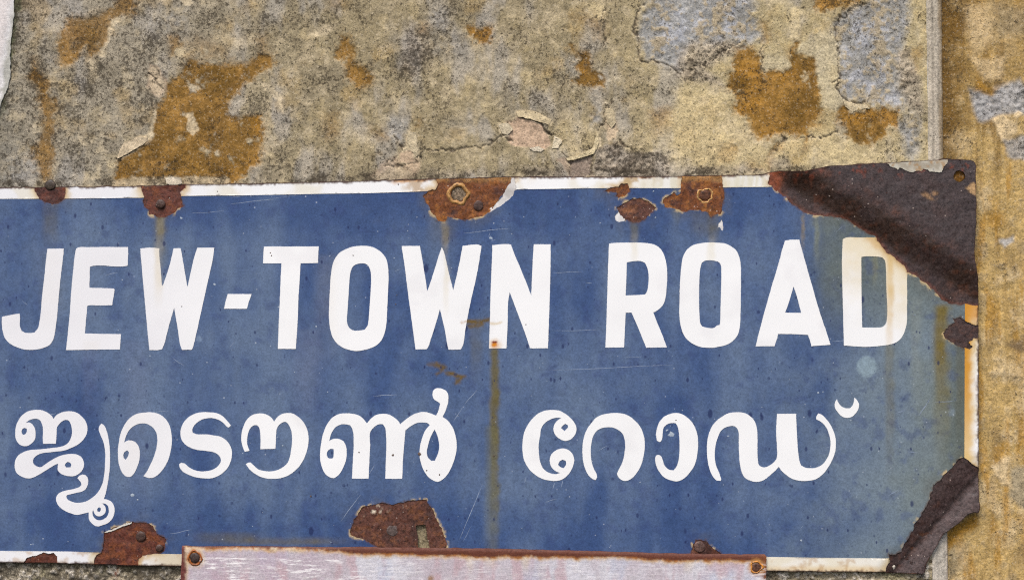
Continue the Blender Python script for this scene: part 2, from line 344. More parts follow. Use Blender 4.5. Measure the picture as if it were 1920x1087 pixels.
# weathering patches of the wall: (kind, strength, softness, outline)
R1 = lambda p: sc(p, 0, 0, 3); R2 = lambda p: sc(p, 640, 0, 3); R3 = lambda p: sc(p, 1280, 0, 3)
PATCH = [
 ('blu', .95, 7, [(1208,10),(1225,-20),(1410,-20),(1418,40),(1432,70),(1400,80),(1330,83),(1310,80),(1290,90),(1275,128),(1240,116),(1210,112),(1198,60)]),
 ('blu', .9, 8, R3([(860,120),(930,60),(1040,10),(1100,-40),(1280,-40),(1275,200),(1240,300),(1215,380),(1210,450),(1250,560),(1240,620),(1150,610),(1080,590),(990,570),(920,550),(880,490),(870,350),(862,200)])),
 ('blu', .8, 10, R3([(1200,690),(1290,640),(1330,660),(1330,850),(1290,890),(1250,830),(1240,770)])),
 ('blu', .55, 10, R2([(260,640),(360,670),(370,740),(330,790),(270,760)])), ('blu', .5, 9, R2([(1265,320),(1330,310),(1335,420),(1275,425)])),
 ('blu', .35, 20, R1([(870,20),(1030,30),(1040,170),(900,200),(860,110)])), ('blu', .35, 14, R2([(590,690),(740,680),(740,740),(600,740)])),
 ('blu', .3, 16, R1([(260,310),(330,320),(340,400),(270,390)])), ('blu', .3, 26, R1([(20,850),(150,850),(170,1020),(20,1030)])),
 ('blu', .3, 22, R2([(480,80),(600,60),(640,330),(500,330)])),
 ('och', .95, 3, R1([(1045,340),(1180,372),(1330,350),(1430,345),(1450,310),(1540,320),(1540,360),(1470,400),(1420,450),(1370,465),(1340,530),(1290,545),(1280,650),(1300,665),(1470,660),(1490,700),(1480,780),(1470,900),(1330,1030),(1030,1030),(640,1060),(665,900),(750,840),(850,780),(870,660),(880,600),(920,560),(940,480),(1010,420)])),
 ('och', .8, 5, R1([(330,240),(380,110),(470,90),(560,80),(640,40),(650,-40),(770,-40),(760,90),(690,90),(640,110),(610,180),(600,230),(560,300),(510,345),(490,260),(450,310),(410,370),(350,390),(330,320)])),
 ('och', .8, 4, R1([(190,320),(230,400),(265,450),(275,540),(325,550),(320,590),(295,640),(300,780),(315,830),(300,920),(280,1030),(235,990),(180,900),(185,830),(240,770),(245,680),(215,600),(205,530),(190,480),(150,420),(185,400)])),
 ('och', .7, 4, R1([(950,200),(1000,195),(1030,240),(1000,270),(980,310),(955,310)])),
 ('och', .35, 12, R1([(1045,220),(1160,210),(1290,260),(1250,320),(1060,320)])), ('och', .35, 12, R1([(1430,210),(1500,200),(1520,300),(1460,310)])),
 ('och', .9, 4, R2([(0,205),(50,220),(75,310),(65,350),(130,375),(170,420),(165,470),(80,500),(40,440),(35,370),(-20,320)])),
 ('och', .9, 3, R2([(700,140),(740,140),(760,160),(830,155),(850,210),(830,245),(760,250),(720,200)])),
 ('och', .4, 6, R2([(440,140),(490,150),(480,185),(440,180)])), ('och', .6, 3, R2([(415,670),(440,670),(440,710),(418,710)])),
 ('och', .95, 3, R2([(1280,250),(1310,280),(1380,280),(1400,330),(1400,400),(1470,430),(1475,480),(1420,495),(1340,475),(1290,450),(1330,420),(1330,310),(1290,290)])),
 ('och', .35, 12, R2([(1300,110),(1380,70),(1470,110),(1470,210),(1430,190),(1380,120)])),
 ('och', .5, 10, R2([(1750,620),(1850,610),(1870,700),(1760,760)])), ('och', .4, 8, R2([(130,720),(240,735),(258,780),(200,770)])),
 ('och', .4, 12, R1([(1830,650),(1900,640),(1920,740),(1850,790)])), ('och', .3, 14, R2([(-60,-20),(40,-20),(30,60),(-50,50)])),
 ('och', 1., 3, R3([(300,265),(390,250),(440,310),(440,410),(520,400),(600,405),(610,300),(620,250),(650,235),(640,300),(700,330),(755,320),(760,430),(790,520),(770,590),(780,640),(740,680),(790,690),(720,720),(710,760),(700,830),(680,830),(690,765),(560,760),(420,770),(370,700),(380,650),(290,630),(280,590),(320,560),(290,510),(260,500),(250,420),(290,380)])),
 ('och', 1., 3, R3([(870,620),(930,590),(960,640),(1040,610),(1100,620),(1200,625),(1205,710),(1150,700),(1130,780),(1080,790),(1040,830),(970,810),(930,770),(910,700),(870,680)])),
 ('och', .9, 3, R3([(760,-40),(1000,-40),(1000,5),(960,35),(870,55),(770,72)])), ('och', .75, 4, R3([(200,830),(290,790),(320,840),(290,900),(220,925),(190,890)])),
 ('och', .7, 4, R3([(490,860),(520,810),(570,805),(580,850),(520,860),(490,960),(470,900)])), ('och', .5, 7, R3([(440,130),(480,150),(485,230),(455,230)])),
 ('och', .5, 5, R3([(370,900),(460,920),(450,960),(370,950)])), ('och', .45, 9, R3([(1300,300),(1340,290),(1330,380),(1300,400)])),
 ('crm', .95, 3, R1([(655,895),(690,800),(780,760),(830,765),(860,650),(885,610),(870,700),(850,785),(800,802),(740,850)])),
 ('pnk', .55, 4, R1([(830,360),(900,370),(940,440),(930,500),(900,560),(860,540),(820,480),(835,420)])), ('crm', .5, 3, R1([(835,380),(900,375),(930,470),(890,550),(840,500)])),
 ('crm', .7, 3, R1([(640,100),(690,90),(660,130),(622,170),(612,220),(592,330),(565,320),(588,260),(606,170)])),
 ('crm', .7, 3, R1([(1450,465),(1520,488),(1580,550),(1595,640),(1550,570),(1480,510)])), ('crm', .85, 2, R1([(1050,485),(1100,480),(1105,500),(1070,515)])),
 ('crm', .75, 6, R1([(1750,170),(1820,140),(1880,150),(1830,205),(1770,205)])), ('crm', .6, 3, R1([(435,730),(470,780),(490,840),(470,830),(440,790)])),
 ('crm', .6, 4, R1([(500,350),(560,350),(545,430),(520,420)])), ('crm', .7, 5, R1([(870,-30),(960,-30),(940,20),(890,10)])), ('crm', .8, 4, R1([(1015,-30),(1070,-30),(1065,30),(1020,30)])),
 ('crm', .5, 8, R1([(1320,220),(1380,200),(1390,260),(1330,270)])), ('crm', .7, 2, R1([(1040,640),(1080,630),(1110,740),(1070,760),(1035,720)])), ('crm', .7, 3, R1([(640,1010),(760,985),(900,1000),(1000,985),(1260,990),(1300,1035),(640,1060)])),
 ('crm', .9, 3, R2([(985,620),(1080,620),(1185,672),(1175,705),(1100,682),(1060,664),(975,655)])),
 ('pnk', .95, 2.5, R2([(930,690),(1000,665),(1080,680),(1130,720),(1160,760),(1180,830),(1130,850),(1060,830),(1020,835),(960,810),(930,780),(960,720)])),
 ('crm', .95, 2, R2([(1200,760),(1245,790),(1220,835),(1180,835)])), ('crm', .9, 2, R2([(880,700),(940,690),(965,730),(930,760),(900,750)])),
 ('crm', .75, 3, R2([(370,730),(420,740),(440,840),(430,900),(370,930),(320,900),(330,830),(360,800)])), ('pnk', .7, 3, R2([(320,850),(400,850),(410,910),(320,910)])),
 ('pnk', .55, 4, R2([(150,995),(300,870),(330,930),(440,880),(430,990),(300,1010)])), ('crm', .5, 4, R2([(160,990),(330,930),(400,980),(240,1010)])),
 ('crm', .6, 3, R2([(1485,600),(1530,612),(1550,760),(1500,780),(1490,700)])), ('blu', .5, 4, R2([(1410,650),(1470,600),(1480,650),(1440,720),(1410,720)])),
 ('pnk', .45, 3, R2([(1490,670),(1545,680),(1550,770),(1500,780)])),
 ('crm', 1., 2, R2([(1255,892),(1350,872),(1415,832),(1442,740),(1456,800),(1425,865),(1340,892),(1275,905)])),
 ('tau', 1., 2, R2([(1290,905),(1340,885),(1405,858),(1412,1000),(1280,1000)])), ('pnk', .6, 2, R2([(1205,905),(1245,878),(1292,912),(1282,985)])),
 ('spk', 1., 4, R2([(1425,840),(1560,780),(1600,850),(1780,850),(1830,880),(1860,1010),(1412,1010)])),
 ('spk', .6, 12, R2([(480,960),(760,960),(760,1020),(480,1020)])), ('spk', .6, 10, R2([(1040,940),(1260,950),(1270,1010),(1030,1010)])),
 ('spk', .6, 20, R2([(370,150),(480,160),(500,300),(420,430),(340,390)])), ('spk', .8, 9, R3([(0,270),(70,235),(320,240),(270,330),(140,380),(230,470),(40,460),(-60,430)])),
 ('spk', .8, 9, R3([(1210,300),(1280,290),(1340,480),(1350,640),(1270,620),(1210,430)])), ('spk', .6, 8, R3([(0,945),(450,940),(470,985),(0,1010)])),
 ('spk', .5, 8, R3([(480,880),(590,890),(640,960),(490,980)])), ('spk', .35, 6, R3([(360,680),(420,790),(330,830),(270,760)])),
 ('lum', .8, 5, R3([(590,100),(620,40),(680,60),(660,130),(640,215),(610,210)])), ('khk', .8, 4, R3([(720,200),(760,170),(855,180),(875,300),(868,440),(880,520),(930,575),(870,620),(780,590),(790,520),(765,450),(750,320),(650,310),(660,240)])),
 ('lum', .5, 4, R3([(820,350),(870,370),(876,500),(830,480)])), ('khk', .6, 6, R3([(455,290),(600,300),(600,395),(520,395),(450,410)])), ('lum', .6, 6, R2([(1380,20),(1480,0),(1480,120),(1400,90)])),
 ('lum', .55, 14, R3([(-40,500),(200,520),(260,640),(360,660),(420,780),(480,800),(470,940),(-40,940)])), ('lum', .5, 8, R3([(590,760),(670,780),(660,880),(520,880)])),
 ('lum', .45, 16, R3([(730,720),(900,720),(960,830),(1080,840),(1200,760),(1240,900),(640,960),(720,820)])), ('lum', .4, 20, R2([(1560,760),(1880,620),(1960,950),(1850,930),(1780,850),(1600,845)])),
 ('lum', .5, 10, R2([(1190,700),(1300,660),(1440,720),(1420,820),(1280,870),(1190,840)])), ('lum', .35, 16, R2([(0,740),(150,740),(190,800),(30,810)])),
]
CRACK = [(1.6, R2([(450,850),(490,840),(620,845),(750,835),(850,800),(900,760),(935,700),(980,650)])), (1.5, R2([(1010,660),(1090,685),(1140,720),(1175,745)])),
 (1.5, R2([(440,880),(410,920),(340,930),(250,930)])), (1.2, R2([(1440,730),(1480,690),(1500,600),(1520,560)])), (1.6, R2([(1690,20),(1660,90),(1655,180),(1675,240),(1672,300),(1700,355)])),
 (1.5, R3([(1015,15),(960,50),(880,110),(855,150),(865,220),(875,280),(880,450),(865,500),(900,545),(925,575)])), (2.2, R3([(955,580),(990,590),(1040,580)])), (1.2, R3([(830,460),(880,447)])),
 (1.4, R3([(570,770),(545,810),(500,850)])), (1.2, R2([(1270,900),(1295,930),(1285,990)])), (1.3, R2([(1410,840),(1405,990)])), (2.4, R2([(1130,700),(1150,740),(1180,750)])), (2.2, R2([(925,780),(960,790)])),
 (1.2, R2([(1480,40),(1478,150),(1482,260)])), (1.3, R2([(1640,850),(1590,830),(1565,780)])), (1.2, R2([(1250,870),(1290,905)])), (1.3, R2([(1700,355),(1760,345),(1830,365),(1890,405),(1925,405)])), (1.2, R3([(0,395),(90,370),(170,330),(260,270),(330,235)])), (1.1, R3([(640,780),(760,770),(880,740)])), (1.0, R1([(660,905),(690,870),(720,850)])), (1.1, R3([(455,250),(450,330),(445,400)])), (1.0, R2([(300,760),(340,820),(320,870),(240,930)])), (1.0, R1([(840,420),(870,440),(890,480),(920,500)])), (1.0, R1([(880,390),(885,440),(860,480)]))]

def main_wall(x, y):
    n = len(x)
    wx = x + 6 * fbm(x, y, 34, 4, 1) + 2.0 * fbm(x, y, 6, 2, 2); wy = y + 6 * fbm(x, y, 34, 4, 3) + 2.0 * fbm(x, y, 6, 2, 4)
    n1 = fbm(x, y, 230, 4, 5); n2 = fbm(x, y, 70, 4, 6); n3 = fbm(x, y, 24, 4, 7); n4 = fbm(x, y, 9, 3, 8); n5 = fbm(x, y, 48, 4, 9, 110)
    c = flat((.335, .275, .165), n)
    left = 1 - ss(300, 640, x + 60 * n1); right = ss(1120, 1320, x + 60 * n1)
    c = mixc(c, (.345, .305, .235), left * .85)
    c = mixc(c, (.47, .385, .215), right * .8)
    c = mixc(c, (.235, .200, .140), ss(.0, .8, n2) * .50 * (1 - .3 * right))
    c = mixc(c, (.52, .43, .28), ss(.05, .7, -n3 + .35 * n5) * .6); c = mixc(c, (.56, .43, .20), ss(.2, .8, fbm(x, y, 30, 4, 14)) * .4 * (.5 + .5 * right))
    c = mixc(c, (.36, .35, .34), ss(.1, .7, n5) * .45)
    c = mixc(c, (.42, .28, .10), ss(.25, .8, fbm(x, y, 60, 4, 12)) * .40)
    g = .47 + .15 * left - .13 * right + .16 * n2 + .10 * n3
    h = .7 * n3 + .6 * n4 + 1.2 * n2
    topdark = ss(60, 0, x - 20 * n3) * .6
    c = mixc(c, (.19, .18, .15), topdark); g += .2 * topdark
    for kind, st, sf, P in PATCH:
        d = sdf(P, wx, wy, 60)
        if kind == 'och': d = d + 4.5 * n4 + 4 * n3 + 3 * fbm(x, y, 4.5, 2, 16); sf = sf + 3
        elif kind == 'blu': d = d + 6 * n3 + 4 * n4; sf = sf + 5
        m = ss(sf, -sf, d) * st
        if not (m > 0).any(): continue
        v = 1 + .28 * n3 + .22 * n4
        if kind == 'och':
            m = m * ss(-.95, -.35, n3 + .35 * n4 + st * .4 - .2)
            cc = np.stack([OCH[k] * v for k in range(3)], 1) + ss(.1, .8, n2)[:, None] * np.array([.12, .05, .0]) + right[:, None] * np.array([.04, .025, .01])
            c = c + (cc - c) * m[:, None]; h -= 1.6 * m; g = g + (.40 + .3 * n2 - g) * m * .75; c = mixc(c, (.105, .060, .014), ss(.05, .6, fbm(x, y, 52, 4, 18) + .4 * n3) * m * .55); c = mixc(c, (.40, .22, .06), ss(.1, .6, -fbm(x, y, 38, 4, 19) + .3 * n4) * m * .5)
            halo = ss(22, 0, d) * st * .35 * ss(.05, .5, n4 + .5 * n3); c = mixc(c, (.30, .165, .04), halo * (1 - m))
            rim = ss(4, 0, np.abs(d - 2)) * st * .35 * ss(-.1, .5, n2); c = mixc(c, CRM, rim)
        elif kind == 'crm': c = c + (np.outer(v * .5 + .5, CRM) - c) * m[:, None]; h -= .9 * m; g = g - .35 * m
        elif kind == 'lum': c = mixc(c, (.70, .56, .31), m * (.75 + .35 * n3)); g = g - .04 * m
        elif kind == 'khk': c = mixc(c, (.50, .43, .28), m); g = g - .25 * m
        elif kind == 'pnk': c = c + (np.outer(v * .4 + .6, PNK) - c) * m[:, None]; h -= 1.6 * m; g = g - .4 * m
        elif kind == 'tau': c = mixc(c, TAU, m); h -= 2.6 * m; g = g - .35 * m
        elif kind == 'blu':
            cc = np.outer(v, BLU); cc = mixc(cc, (.395, .41, .45), ss(.0, .7, n3 + .5 * n2) * .8); cc = mixc(cc, (.42, .32, .17), ss(.05, .6, n4 + .6 * fbm(x, y, 40, 3, 15)) * .65)
            c = c + (cc - c) * (m * ss(-.9, -.1, n3 + .4))[:, None]; h -= 2.0 * m; g = g + (.42 - g) * m * .6; h += .8 * n4 * m
        elif kind == 'spk': c = mixc(c, (.44, .38, .32), m * .6); g = g + .30 * m; h += 1.8 * n4 * m; c = mixc(c, (.15, .115, .08), ss(-.1, .6, n4 + .6 * n3) * m * .6)
    for wd, P in CRACK:
        d = segdist(P, x + 5 * n4 + 4 * n3, y + 5 * n4 - 3 * n3, False, 20)
        m = ss(wd + .9, wd * .3, d); c = mixc(c, (.085, .065, .048), m * .85); h -= 2.5 * m
        rim = ss(5, 2, d) * (1 - m) * .35; c = mixc(c, CRM, rim * ss(-.2, .5, n3))
    # damp, mossy strip under the sign and along its top edge
    low = ss(1030, 1060, y); c = mixc(c, (.40, .345, .25), low * .6); g += low * .22; h += low * (2.6 * n4 + 2 * n3)  # paler colour here offsets the shadow cast by the sign
    c = mixc(c, (.16, .155, .06), low * ss(.1, .7, n2) * .6); c = mixc(c, (.66, .61, .54), low * ss(.0, .6, n4) * .75); c = mixc(c, (.24, .09, .06), low * ss(5, 1, np.hypot((x - 217) * .6, (y - 1074) * .35) + 4 * n4) * .9)
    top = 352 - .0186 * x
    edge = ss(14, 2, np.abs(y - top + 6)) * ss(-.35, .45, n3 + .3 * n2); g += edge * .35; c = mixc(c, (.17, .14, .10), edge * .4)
    # green moss in the joint against the white pilaster
    ms = ss(16, 4, np.abs(x - (29 - .15 * y)) + 7 * n4) * ss(250, 160, y); c = mixc(c, (.065, .085, .035), ms * .8)
    return c, g, h

def side_wall(x, y):
    n = len(x)
    n1 = fbm(x, y, 150, 4, 41); n2 = fbm(x, y, 46, 4, 42); n3 = fbm(x, y, 20, 4, 43); n4 = fbm(x, y, 8, 3, 44); nv = fbm(x, y, 16, 3, 45, 120)
    wx = x + 5 * n3; wy = y + 7 * n2
    c = flat((.47, .325, .130), n)
    c = mixc(c, (.60, .46, .26), ss(-.05, .55, n2 + .4 * nv) * .75)
    c = mixc(c, (.40, .215, .038), ss(.05, .7, nv + .3 * n1) * .75)
    c = mixc(c, (.33, .26, .16), ss(.15, .8, n3 - .2 * n2) * .45); c = mixc(c, (.22, .15, .07), ss(.38, .8, fbm(x, y, 34, 4, 46, 70)) * .5)
    c = mixc(c, (.36, .235, .085), ss(330, 120, y) * .65); c = mixc(c, (.20, .115, .03), ss(.1, .6, fbm(x, y, 18, 3, 47, 160)) * (.30 + .35 * ss(360, 250, y)))
    g = .26 + .18 * n2 + .10 * n3 + .14 * ss(330, 200, y)
    h = .8 * n3 + .6 * n4 + 1.0 * n2
    # dark lichen in the corner of the pilaster above the sign
    dk = ss(1835, 1775, x + 30 * n2 + 10 * n3) * ss(420, 260, y); c = mixc(c, (.150, .082, .020), dk * .92); g += .12 * dk
    dk2 = ss(1800, 1770, x + 20 * n2) * ss(1000, 1040, y); c = mixc(c, (.22, .15, .05), dk2 * .7); g += .2 * dk2
    for kind, st, sf, P in [
        ('blu', .85, 8, R3([(1620,500),(1740,520),(1760,480),(1900,430),(1960,520),(1960,640),(1870,640),(1780,660),(1680,690),(1630,620)])),
        ('crm', .8, 3, R3([(1740,680),(1800,660),(1870,720),(1870,760),(1800,800),(1760,740)])), ('blu', .7, 5, R3([(1810,790),(1940,770),(1960,920),(1860,890),(1810,850)])),
        ('crm', .9, 2, R3([(1885,620),(1915,640),(1880,680),(1860,670)])), ('crm', .5, 12, R3([(1590,30),(1730,10),(1740,240),(1620,330)])), ('spk', .5, 14, R3([(1740,20),(1930,40),(1930,200),(1760,220)])),
        ('och', .8, 6, R3([(1660,440),(1730,490),(1780,480),(1730,520),(1650,510)])), ('crm', .5, 6, R3([(1620,330),(1820,330),(1800,440),(1690,440)])),
        ('och', .7, 10, sc([(1000,430),(1120,420),(1130,500),(1060,560),(980,520)],1600,290,4.0)), ('blu', .8, 4, sc([(1740,610),(1840,590),(1850,640),(1780,680)],1440,290,4)),
        ('tau', .9, 8, sc([(1840,400),(1930,370),(1930,500),(1860,470),(1790,430)],1440,540,4)), ('spk', .8, 5, sc([(1790,270),(1900,240),(1900,600),(1850,560),(1770,480)],1440,810,3.925)),
        ('crm', .8, 5, sc([(1650,250),(1750,180),(1790,180),(1760,330),(1800,420),(1700,360)],1440,810,3.925)), ('och', .6, 6, sc([(1660,90),(1720,80),(1710,230),(1660,240)],1440,810,3.925)),
        ('och', .5, 10, sc([(1820,620),(1900,600),(1900,720),(1840,690)],1440,810,3.925)), ('spk', .5, 10, sc([(1340,830),(1480,800),(1460,1000),(1330,1087)],1440,810,3.925)),
        ('och', .95, 6, sc([(1300,740),(1400,640),(1550,590),(1550,680),(1420,760),(1330,860)],1440,810,3.925))]:
        d = sdf(P, wx, wy, 60); m = ss(sf, -sf, d) * st; v = 1 + .2 * n3 + .15 * n4
        cc = {'blu': (.34, .345, .35), 'crm': (.66, .51, .30), 'och': (.34, .18, .03), 'tau': (.20, .14, .08), 'spk': (.34, .29, .20)}[kind]
        c = c + (np.outer(v, cc) - c) * m[:, None]
        if kind == 'blu': h += m * (1.5 * n4 - 1.2); g += .12 * m
        if kind == 'crm': h += 1.2 * m; g -= .15 * m
        if kind in ('spk', 'tau'): g += .3 * m
    return c, g, h

def axis(lo, f0, f1, hi, fine, coarse=24):
    a = np.arange(f0, f1 + .01, fine)
    return np.concatenate([np.arange(lo, f0 - coarse * .4, coarse), a, np.arange(f1 + coarse * .6, hi, coarse)])

def grid_faces(ny, nx):
    i = np.arange(ny * nx).reshape(ny, nx)
    return np.stack([i[:-1, :-1].ravel(), i[1:, :-1].ravel(), i[1:, 1:].ravel(), i[:-1, 1:].ravel()], 1)

EDGE = lambda y: 1737 + .0105 * y          # left limit of the rounded corner
def wall_grid(name, xs, ys, fn, h0, mat, parent=None, bend=False):
    X, Y = np.meshgrid(xs, ys); x = X.ravel(); y = Y.ravel()
    if bend: x = np.where(x > 1500, x + (EDGE(y) - 1737) * ss(1500, 1737, x), x)
    c, g, h = fn(x, y)
    k = wf(h0)
    V = world(CX + (x - CX) * k, CY + (y - CY) * k, h0 + h)
    return mesh_obj(name, V, grid_faces(len(ys), len(xs)), mat, parent, c, g)

ys = np.concatenate([np.arange(-600, -40, 8), np.arange(-40, 376, 2.0), np.arange(380, 1036, 12), np.arange(1040, 1120, 2.0), np.arange(1122, 1800, 6)])
xs = np.concatenate([np.arange(-700, -40, 8), np.arange(-40, 1736, 2.0), [1737]])
wall = wall_grid('plaster_wall', xs, ys, main_wall, HW, PLASTER, None, True)
wall['label'] = 'mottled grey and ochre plaster wall with flaking limewash behind and above the blue sign'; wall['category'] = 'wall'

def corner(x, y):
    u = (x - EDGE(y)) / 31.0
    n3 = fbm(x, y, 14, 4, 51, 90); n4 = fbm(x, y, 5, 3, 52, 60); n2 = fbm(x, y, 40, 3, 53)
    c = flat((.46, .405, .32), len(x)); c = mixc(c, (.56, .49, .39), ss(0, .7, n3) * .7); c = mixc(c, (.28, .245, .19), ss(.1, .7, n4 - .2 * n3) * .5)
    c = mixc(c, (.17, .15, .125), ss(.10, .02, np.abs(u - .34 - .04 * n2)) * .45); c = mixc(c, (.15, .12, .08), ss(.08, .01, np.abs(u - .74)) * .35)
    c = mixc(c, (.24, .16, .075), ss(.66, .95, u + .1 * n2) * .75 * ss(900, 400, y)); c = mixc(c, (.50, .36, .24), ss(.80, .96, u) * .7 * ss(400, 900, y))
    c = mixc(c, (.50, .47, .42), ss(900, 1020, y) * .5)
    h = (HS - HW) * (1 - np.sqrt(np.clip(1 - u ** 2, 0, 1))) - .5 * ss(.12, .0, np.abs(u - .34)) + .8 * n3 + .5 * n4
    h = np.where(u >= .999, HS - HW - 6, h)
    return c, .12 + .1 * n2, h
def corner_grid():
    us = np.concatenate([np.linspace(0, .9, 15), [.94, .97, .99, 1.0]])
    yy = np.concatenate([np.arange(-600, -40, 8), np.arange(-40, 376, 3.0), np.arange(380, 1016, 12), np.arange(1020, 1120, 3.0), np.arange(1122, 1800, 6)])
    Uu, Y = np.meshgrid(us, yy); y = Y.ravel(); x = EDGE(y) + 31 * Uu.ravel()
    c, g, h = corner(x, y); k = wf(HW)
    return mesh_obj('corner_moulding', world(CX + (x - CX) * k, CY + (y - CY) * k, HW + h), grid_faces(len(yy), len(us)), PLASTER, wall, c, g)
corner_grid()['label'] = 'rounded grey corner of the wall'

xs2 = np.concatenate([[1752, 1758], np.arange(1762, 1946, 2.0), np.arange(1948, 2650, 5)])
ys2 = np.concatenate([np.arange(-600, -30, 8), np.arange(-30, 1110, 2.0), np.arange(1114, 1800, 6)])
side = wall_grid('side_wall', xs2, ys2, side_wall, HS, PLASTER)
side['label'] = 'tan and ochre flaking wall set back to the right of the blue sign'; side['category'] = 'wall'

# curled flakes of limewash that stand off the wall
def flake(P, lift, col, seed, tilt=(0, 0)):
    Q = rough(P, 2.2, 1.2, 7, seed); cx, cy = Q.mean(0)
    hf = lambda x, y: HW + lift + (x - cx) * tilt[0] + (y - cy) * tilt[1] + .8 * fbm(x, y, 9, 3, seed)
    tf = lambda x, y: np.outer(1 + .15 * fbm(x, y, 10, 3, seed + 3), col)
    return sheet('plaster_flake', [Q], [], 3.5, hf, 1.6, tf, PLASTER, wall, grainfun=lambda x, y: np.full(len(x), .26))
flake(R2([(880,702),(915,690),(945,694),(965,728),(935,756),(905,748)]), 1.2, (.55, .47, .33), 3, (.02, -.03))
flake(R2([(985,622),(1080,620),(1180,672),(1170,700),(1100,680),(1040,662),(990,652)]), 1.0, (.56, .46, .29), 4, (0, .04))
flake(R2([(1200,762),(1242,790),(1222,832),(1185,832)]), 1.6, (.72, .62, .44), 5, (.03, 0))
flake(R2([(1262,888),(1350,868),(1415,828),(1440,745),(1452,800),(1422,862),(1338,890),(1275,902)]), 1.4, (.60, .50, .31), 6, (.02, .02))
flake(R2([(1060,832),(1110,822),(1142,838),(1130,852),(1075,846)]), 1.2, (.66, .58, .44), 7)
flake(R2([(372,735),(418,742),(436,830),(425,880),(395,850),(370,800)]), .8, (.50, .42, .28), 8, (-.04, 0))
flake(R2([(1488,606),(1528,612),(1546,690),(1520,720),(1494,690)]), .8, (.48, .40, .26), 9, (.04, 0))
flake(R3([(905,560),(940,572),(990,590),(1035,585),(1060,608),(1000,612),(955,630),(920,600)]), 1.2, (.58, .48, .31), 10, (0, -.05))
flake(R1([(925,1000),(960,990),(1010,998),(1020,1030),(970,1045),(930,1030)]), 2.2, (.56, .49, .38), 11, (.02, .03))
flake(R1([(650,890),(690,805),(770,768),(825,770),(830,790),(760,835),(700,870)]), .8, (.54, .44, .30), 12, (-.01, .01))

# white painted pilaster at the left edge of the picture
PIL = [(27, -30), (25, 0), (25, 26), (23, 40), (20, 77), (16, 103), (18, 133), (16, 150), (13, 163), (7, 176), (0, 195), (-4, 215), (-8, 260), (-12, 330), (-20, 420)]
def pil_tint(x, y):
    n3 = fbm(x, y, 16, 3, 61); c = flat((.68, .63, .61), len(x))
    e = ss(13, 5, (27 - .145 * y) - x + 4 * n3) * (y < 240)
    c = mixc(c, (.80, .80, .79), e * .6); return mixc(c, (.30, .30, .24), ss(2.5, .5, (27 - .145 * y) - x + 3 * n3) * .7 * (y < 240))
def pil_h(x, y):
    e = np.where(y < 240, (27 - .145 * y) - x, 30)
    return HW + 6 - 3.0 * ss(10, 3, e + 3 * fbm(x, y, 14, 3, 62)) + .3 * fbm(x, y, 60, 2, 63)
def open_rough(P, step, amp, s, seed):
    Q = resample(P, step); P = np.asarray(P); n = int(round(np.hypot(*(P[-1] - P[0])) / step)); Q = Q[:len(Q) - n + 1]
    return Q + np.stack([fbm(Q[:, 0], Q[:, 1], s, 3, seed), fbm(Q[:, 0], Q[:, 1], s, 3, seed + 5)], 1) * amp
PQ = np.concatenate([[(-240, -600), (34, -600)], open_rough(PIL, 2.5, 1.6, 9, 64), [(-40, 1100), (-60, 1800), (-240, 1800)]])
pil = sheet('white_pilaster', [PQ], [], 7, pil_h, 9, pil_tint, PAINT, None, grainfun=lambda x, y: np.zeros(len(x)))
pil['label'] = 'chipped white painted pilaster at the far left edge beside the grey plaster'; pil['category'] = 'pilaster'

# ------------------------------------------------------------------ the blue enamel street sign
ROOT = thing('street_sign', 'blue enamel street sign with white English and Malayalam lettering and rusted corners', 'street sign', (0.3 * .7, 0.004, Z0))

TOP = [(-420,357),(0,352.5),(130,351.5),(262,350),(350,346.5),(480,345),(560,343),(685,340),(805,336.5),(965,333),(1060,332),(1100,333),(1280,331),(1360,330),(1432,328),(1440,324),(1460,322),(1480,322.5),(1500,323.5),(1518,321),(1540,316),(1565,312.5),(1600,310.5),(1660,307),(1720,303.5),(1775,300.5),(1808,301)]
RIGHT = [(1817,302),(1823,305),(1826,312),(1826.5,352),(1827,400),(1826,440),(1823.5,470),(1824,482),(1828,500),(1831,525),(1833,560),(1834,640),(1834,720),(1834.5,860),(1835,955)]
BOT = [(1833,960),(1827,958),(1817,961),(1808,968),(1795,981),(1782,990),(1769,999),(1762,1010),(1756,1022),(1748,1035),(1741,1045),(1735,1055),(1732,1071),(1728,1074),(1690,1073),(1660,1071.5),(1440,1069),(900,1066),(345,1060.5),(200,1057),(100,1054),(0,1053),(-420,1050)]
PLATE = np.array(TOP + RIGHT + BOT)
PLATE = np.concatenate([resample(PLATE, 5)])
PLATE = PLATE + np.stack([fbm(PLATE[:, 0], PLATE[:, 1], 12, 2, 70), fbm(PLATE[:, 0], PLATE[:, 1], 12, 2, 71)], 1) * .7

A4 = lambda ox, oy: (lambda p: sc(p, ox, oy, 4.0))
BARE = {}      # places where the enamel has chipped off: name -> (outline, kind of rust)
BARE['a'] = (rough(A4(0,320)([(262,60),(330,60),(430,60),(500,60),(495,135),(490,180),(470,220),(440,243),(390,252),(340,240),(300,215),(285,190),(268,150)]), seed=1), 'red')
BARE['b'] = (rough(A4(0,320)([(1065,60),(1390,60),(1392,130),(1355,170),(1362,230),(1372,262),(1335,290),(1310,320),(1250,348),(1190,345),(1120,325),(1118,285),(1085,265),(1075,230),(1078,190),(1065,150)]), seed=2), 'red')
BARE['c'] = (rough(A4(480,320)([(1335,20),(1940,0),(1940,75),(1900,100),(1880,135),(1850,180),(1815,225),(1790,260),(1750,310),(1690,345),(1600,365),(1530,365),(1440,345),(1420,385),(1370,375),(1350,340),(1310,310),(1290,260),(1270,220),(1258,190),(1290,150),(1345,140),(1365,100)]), seed=3), 'orange')
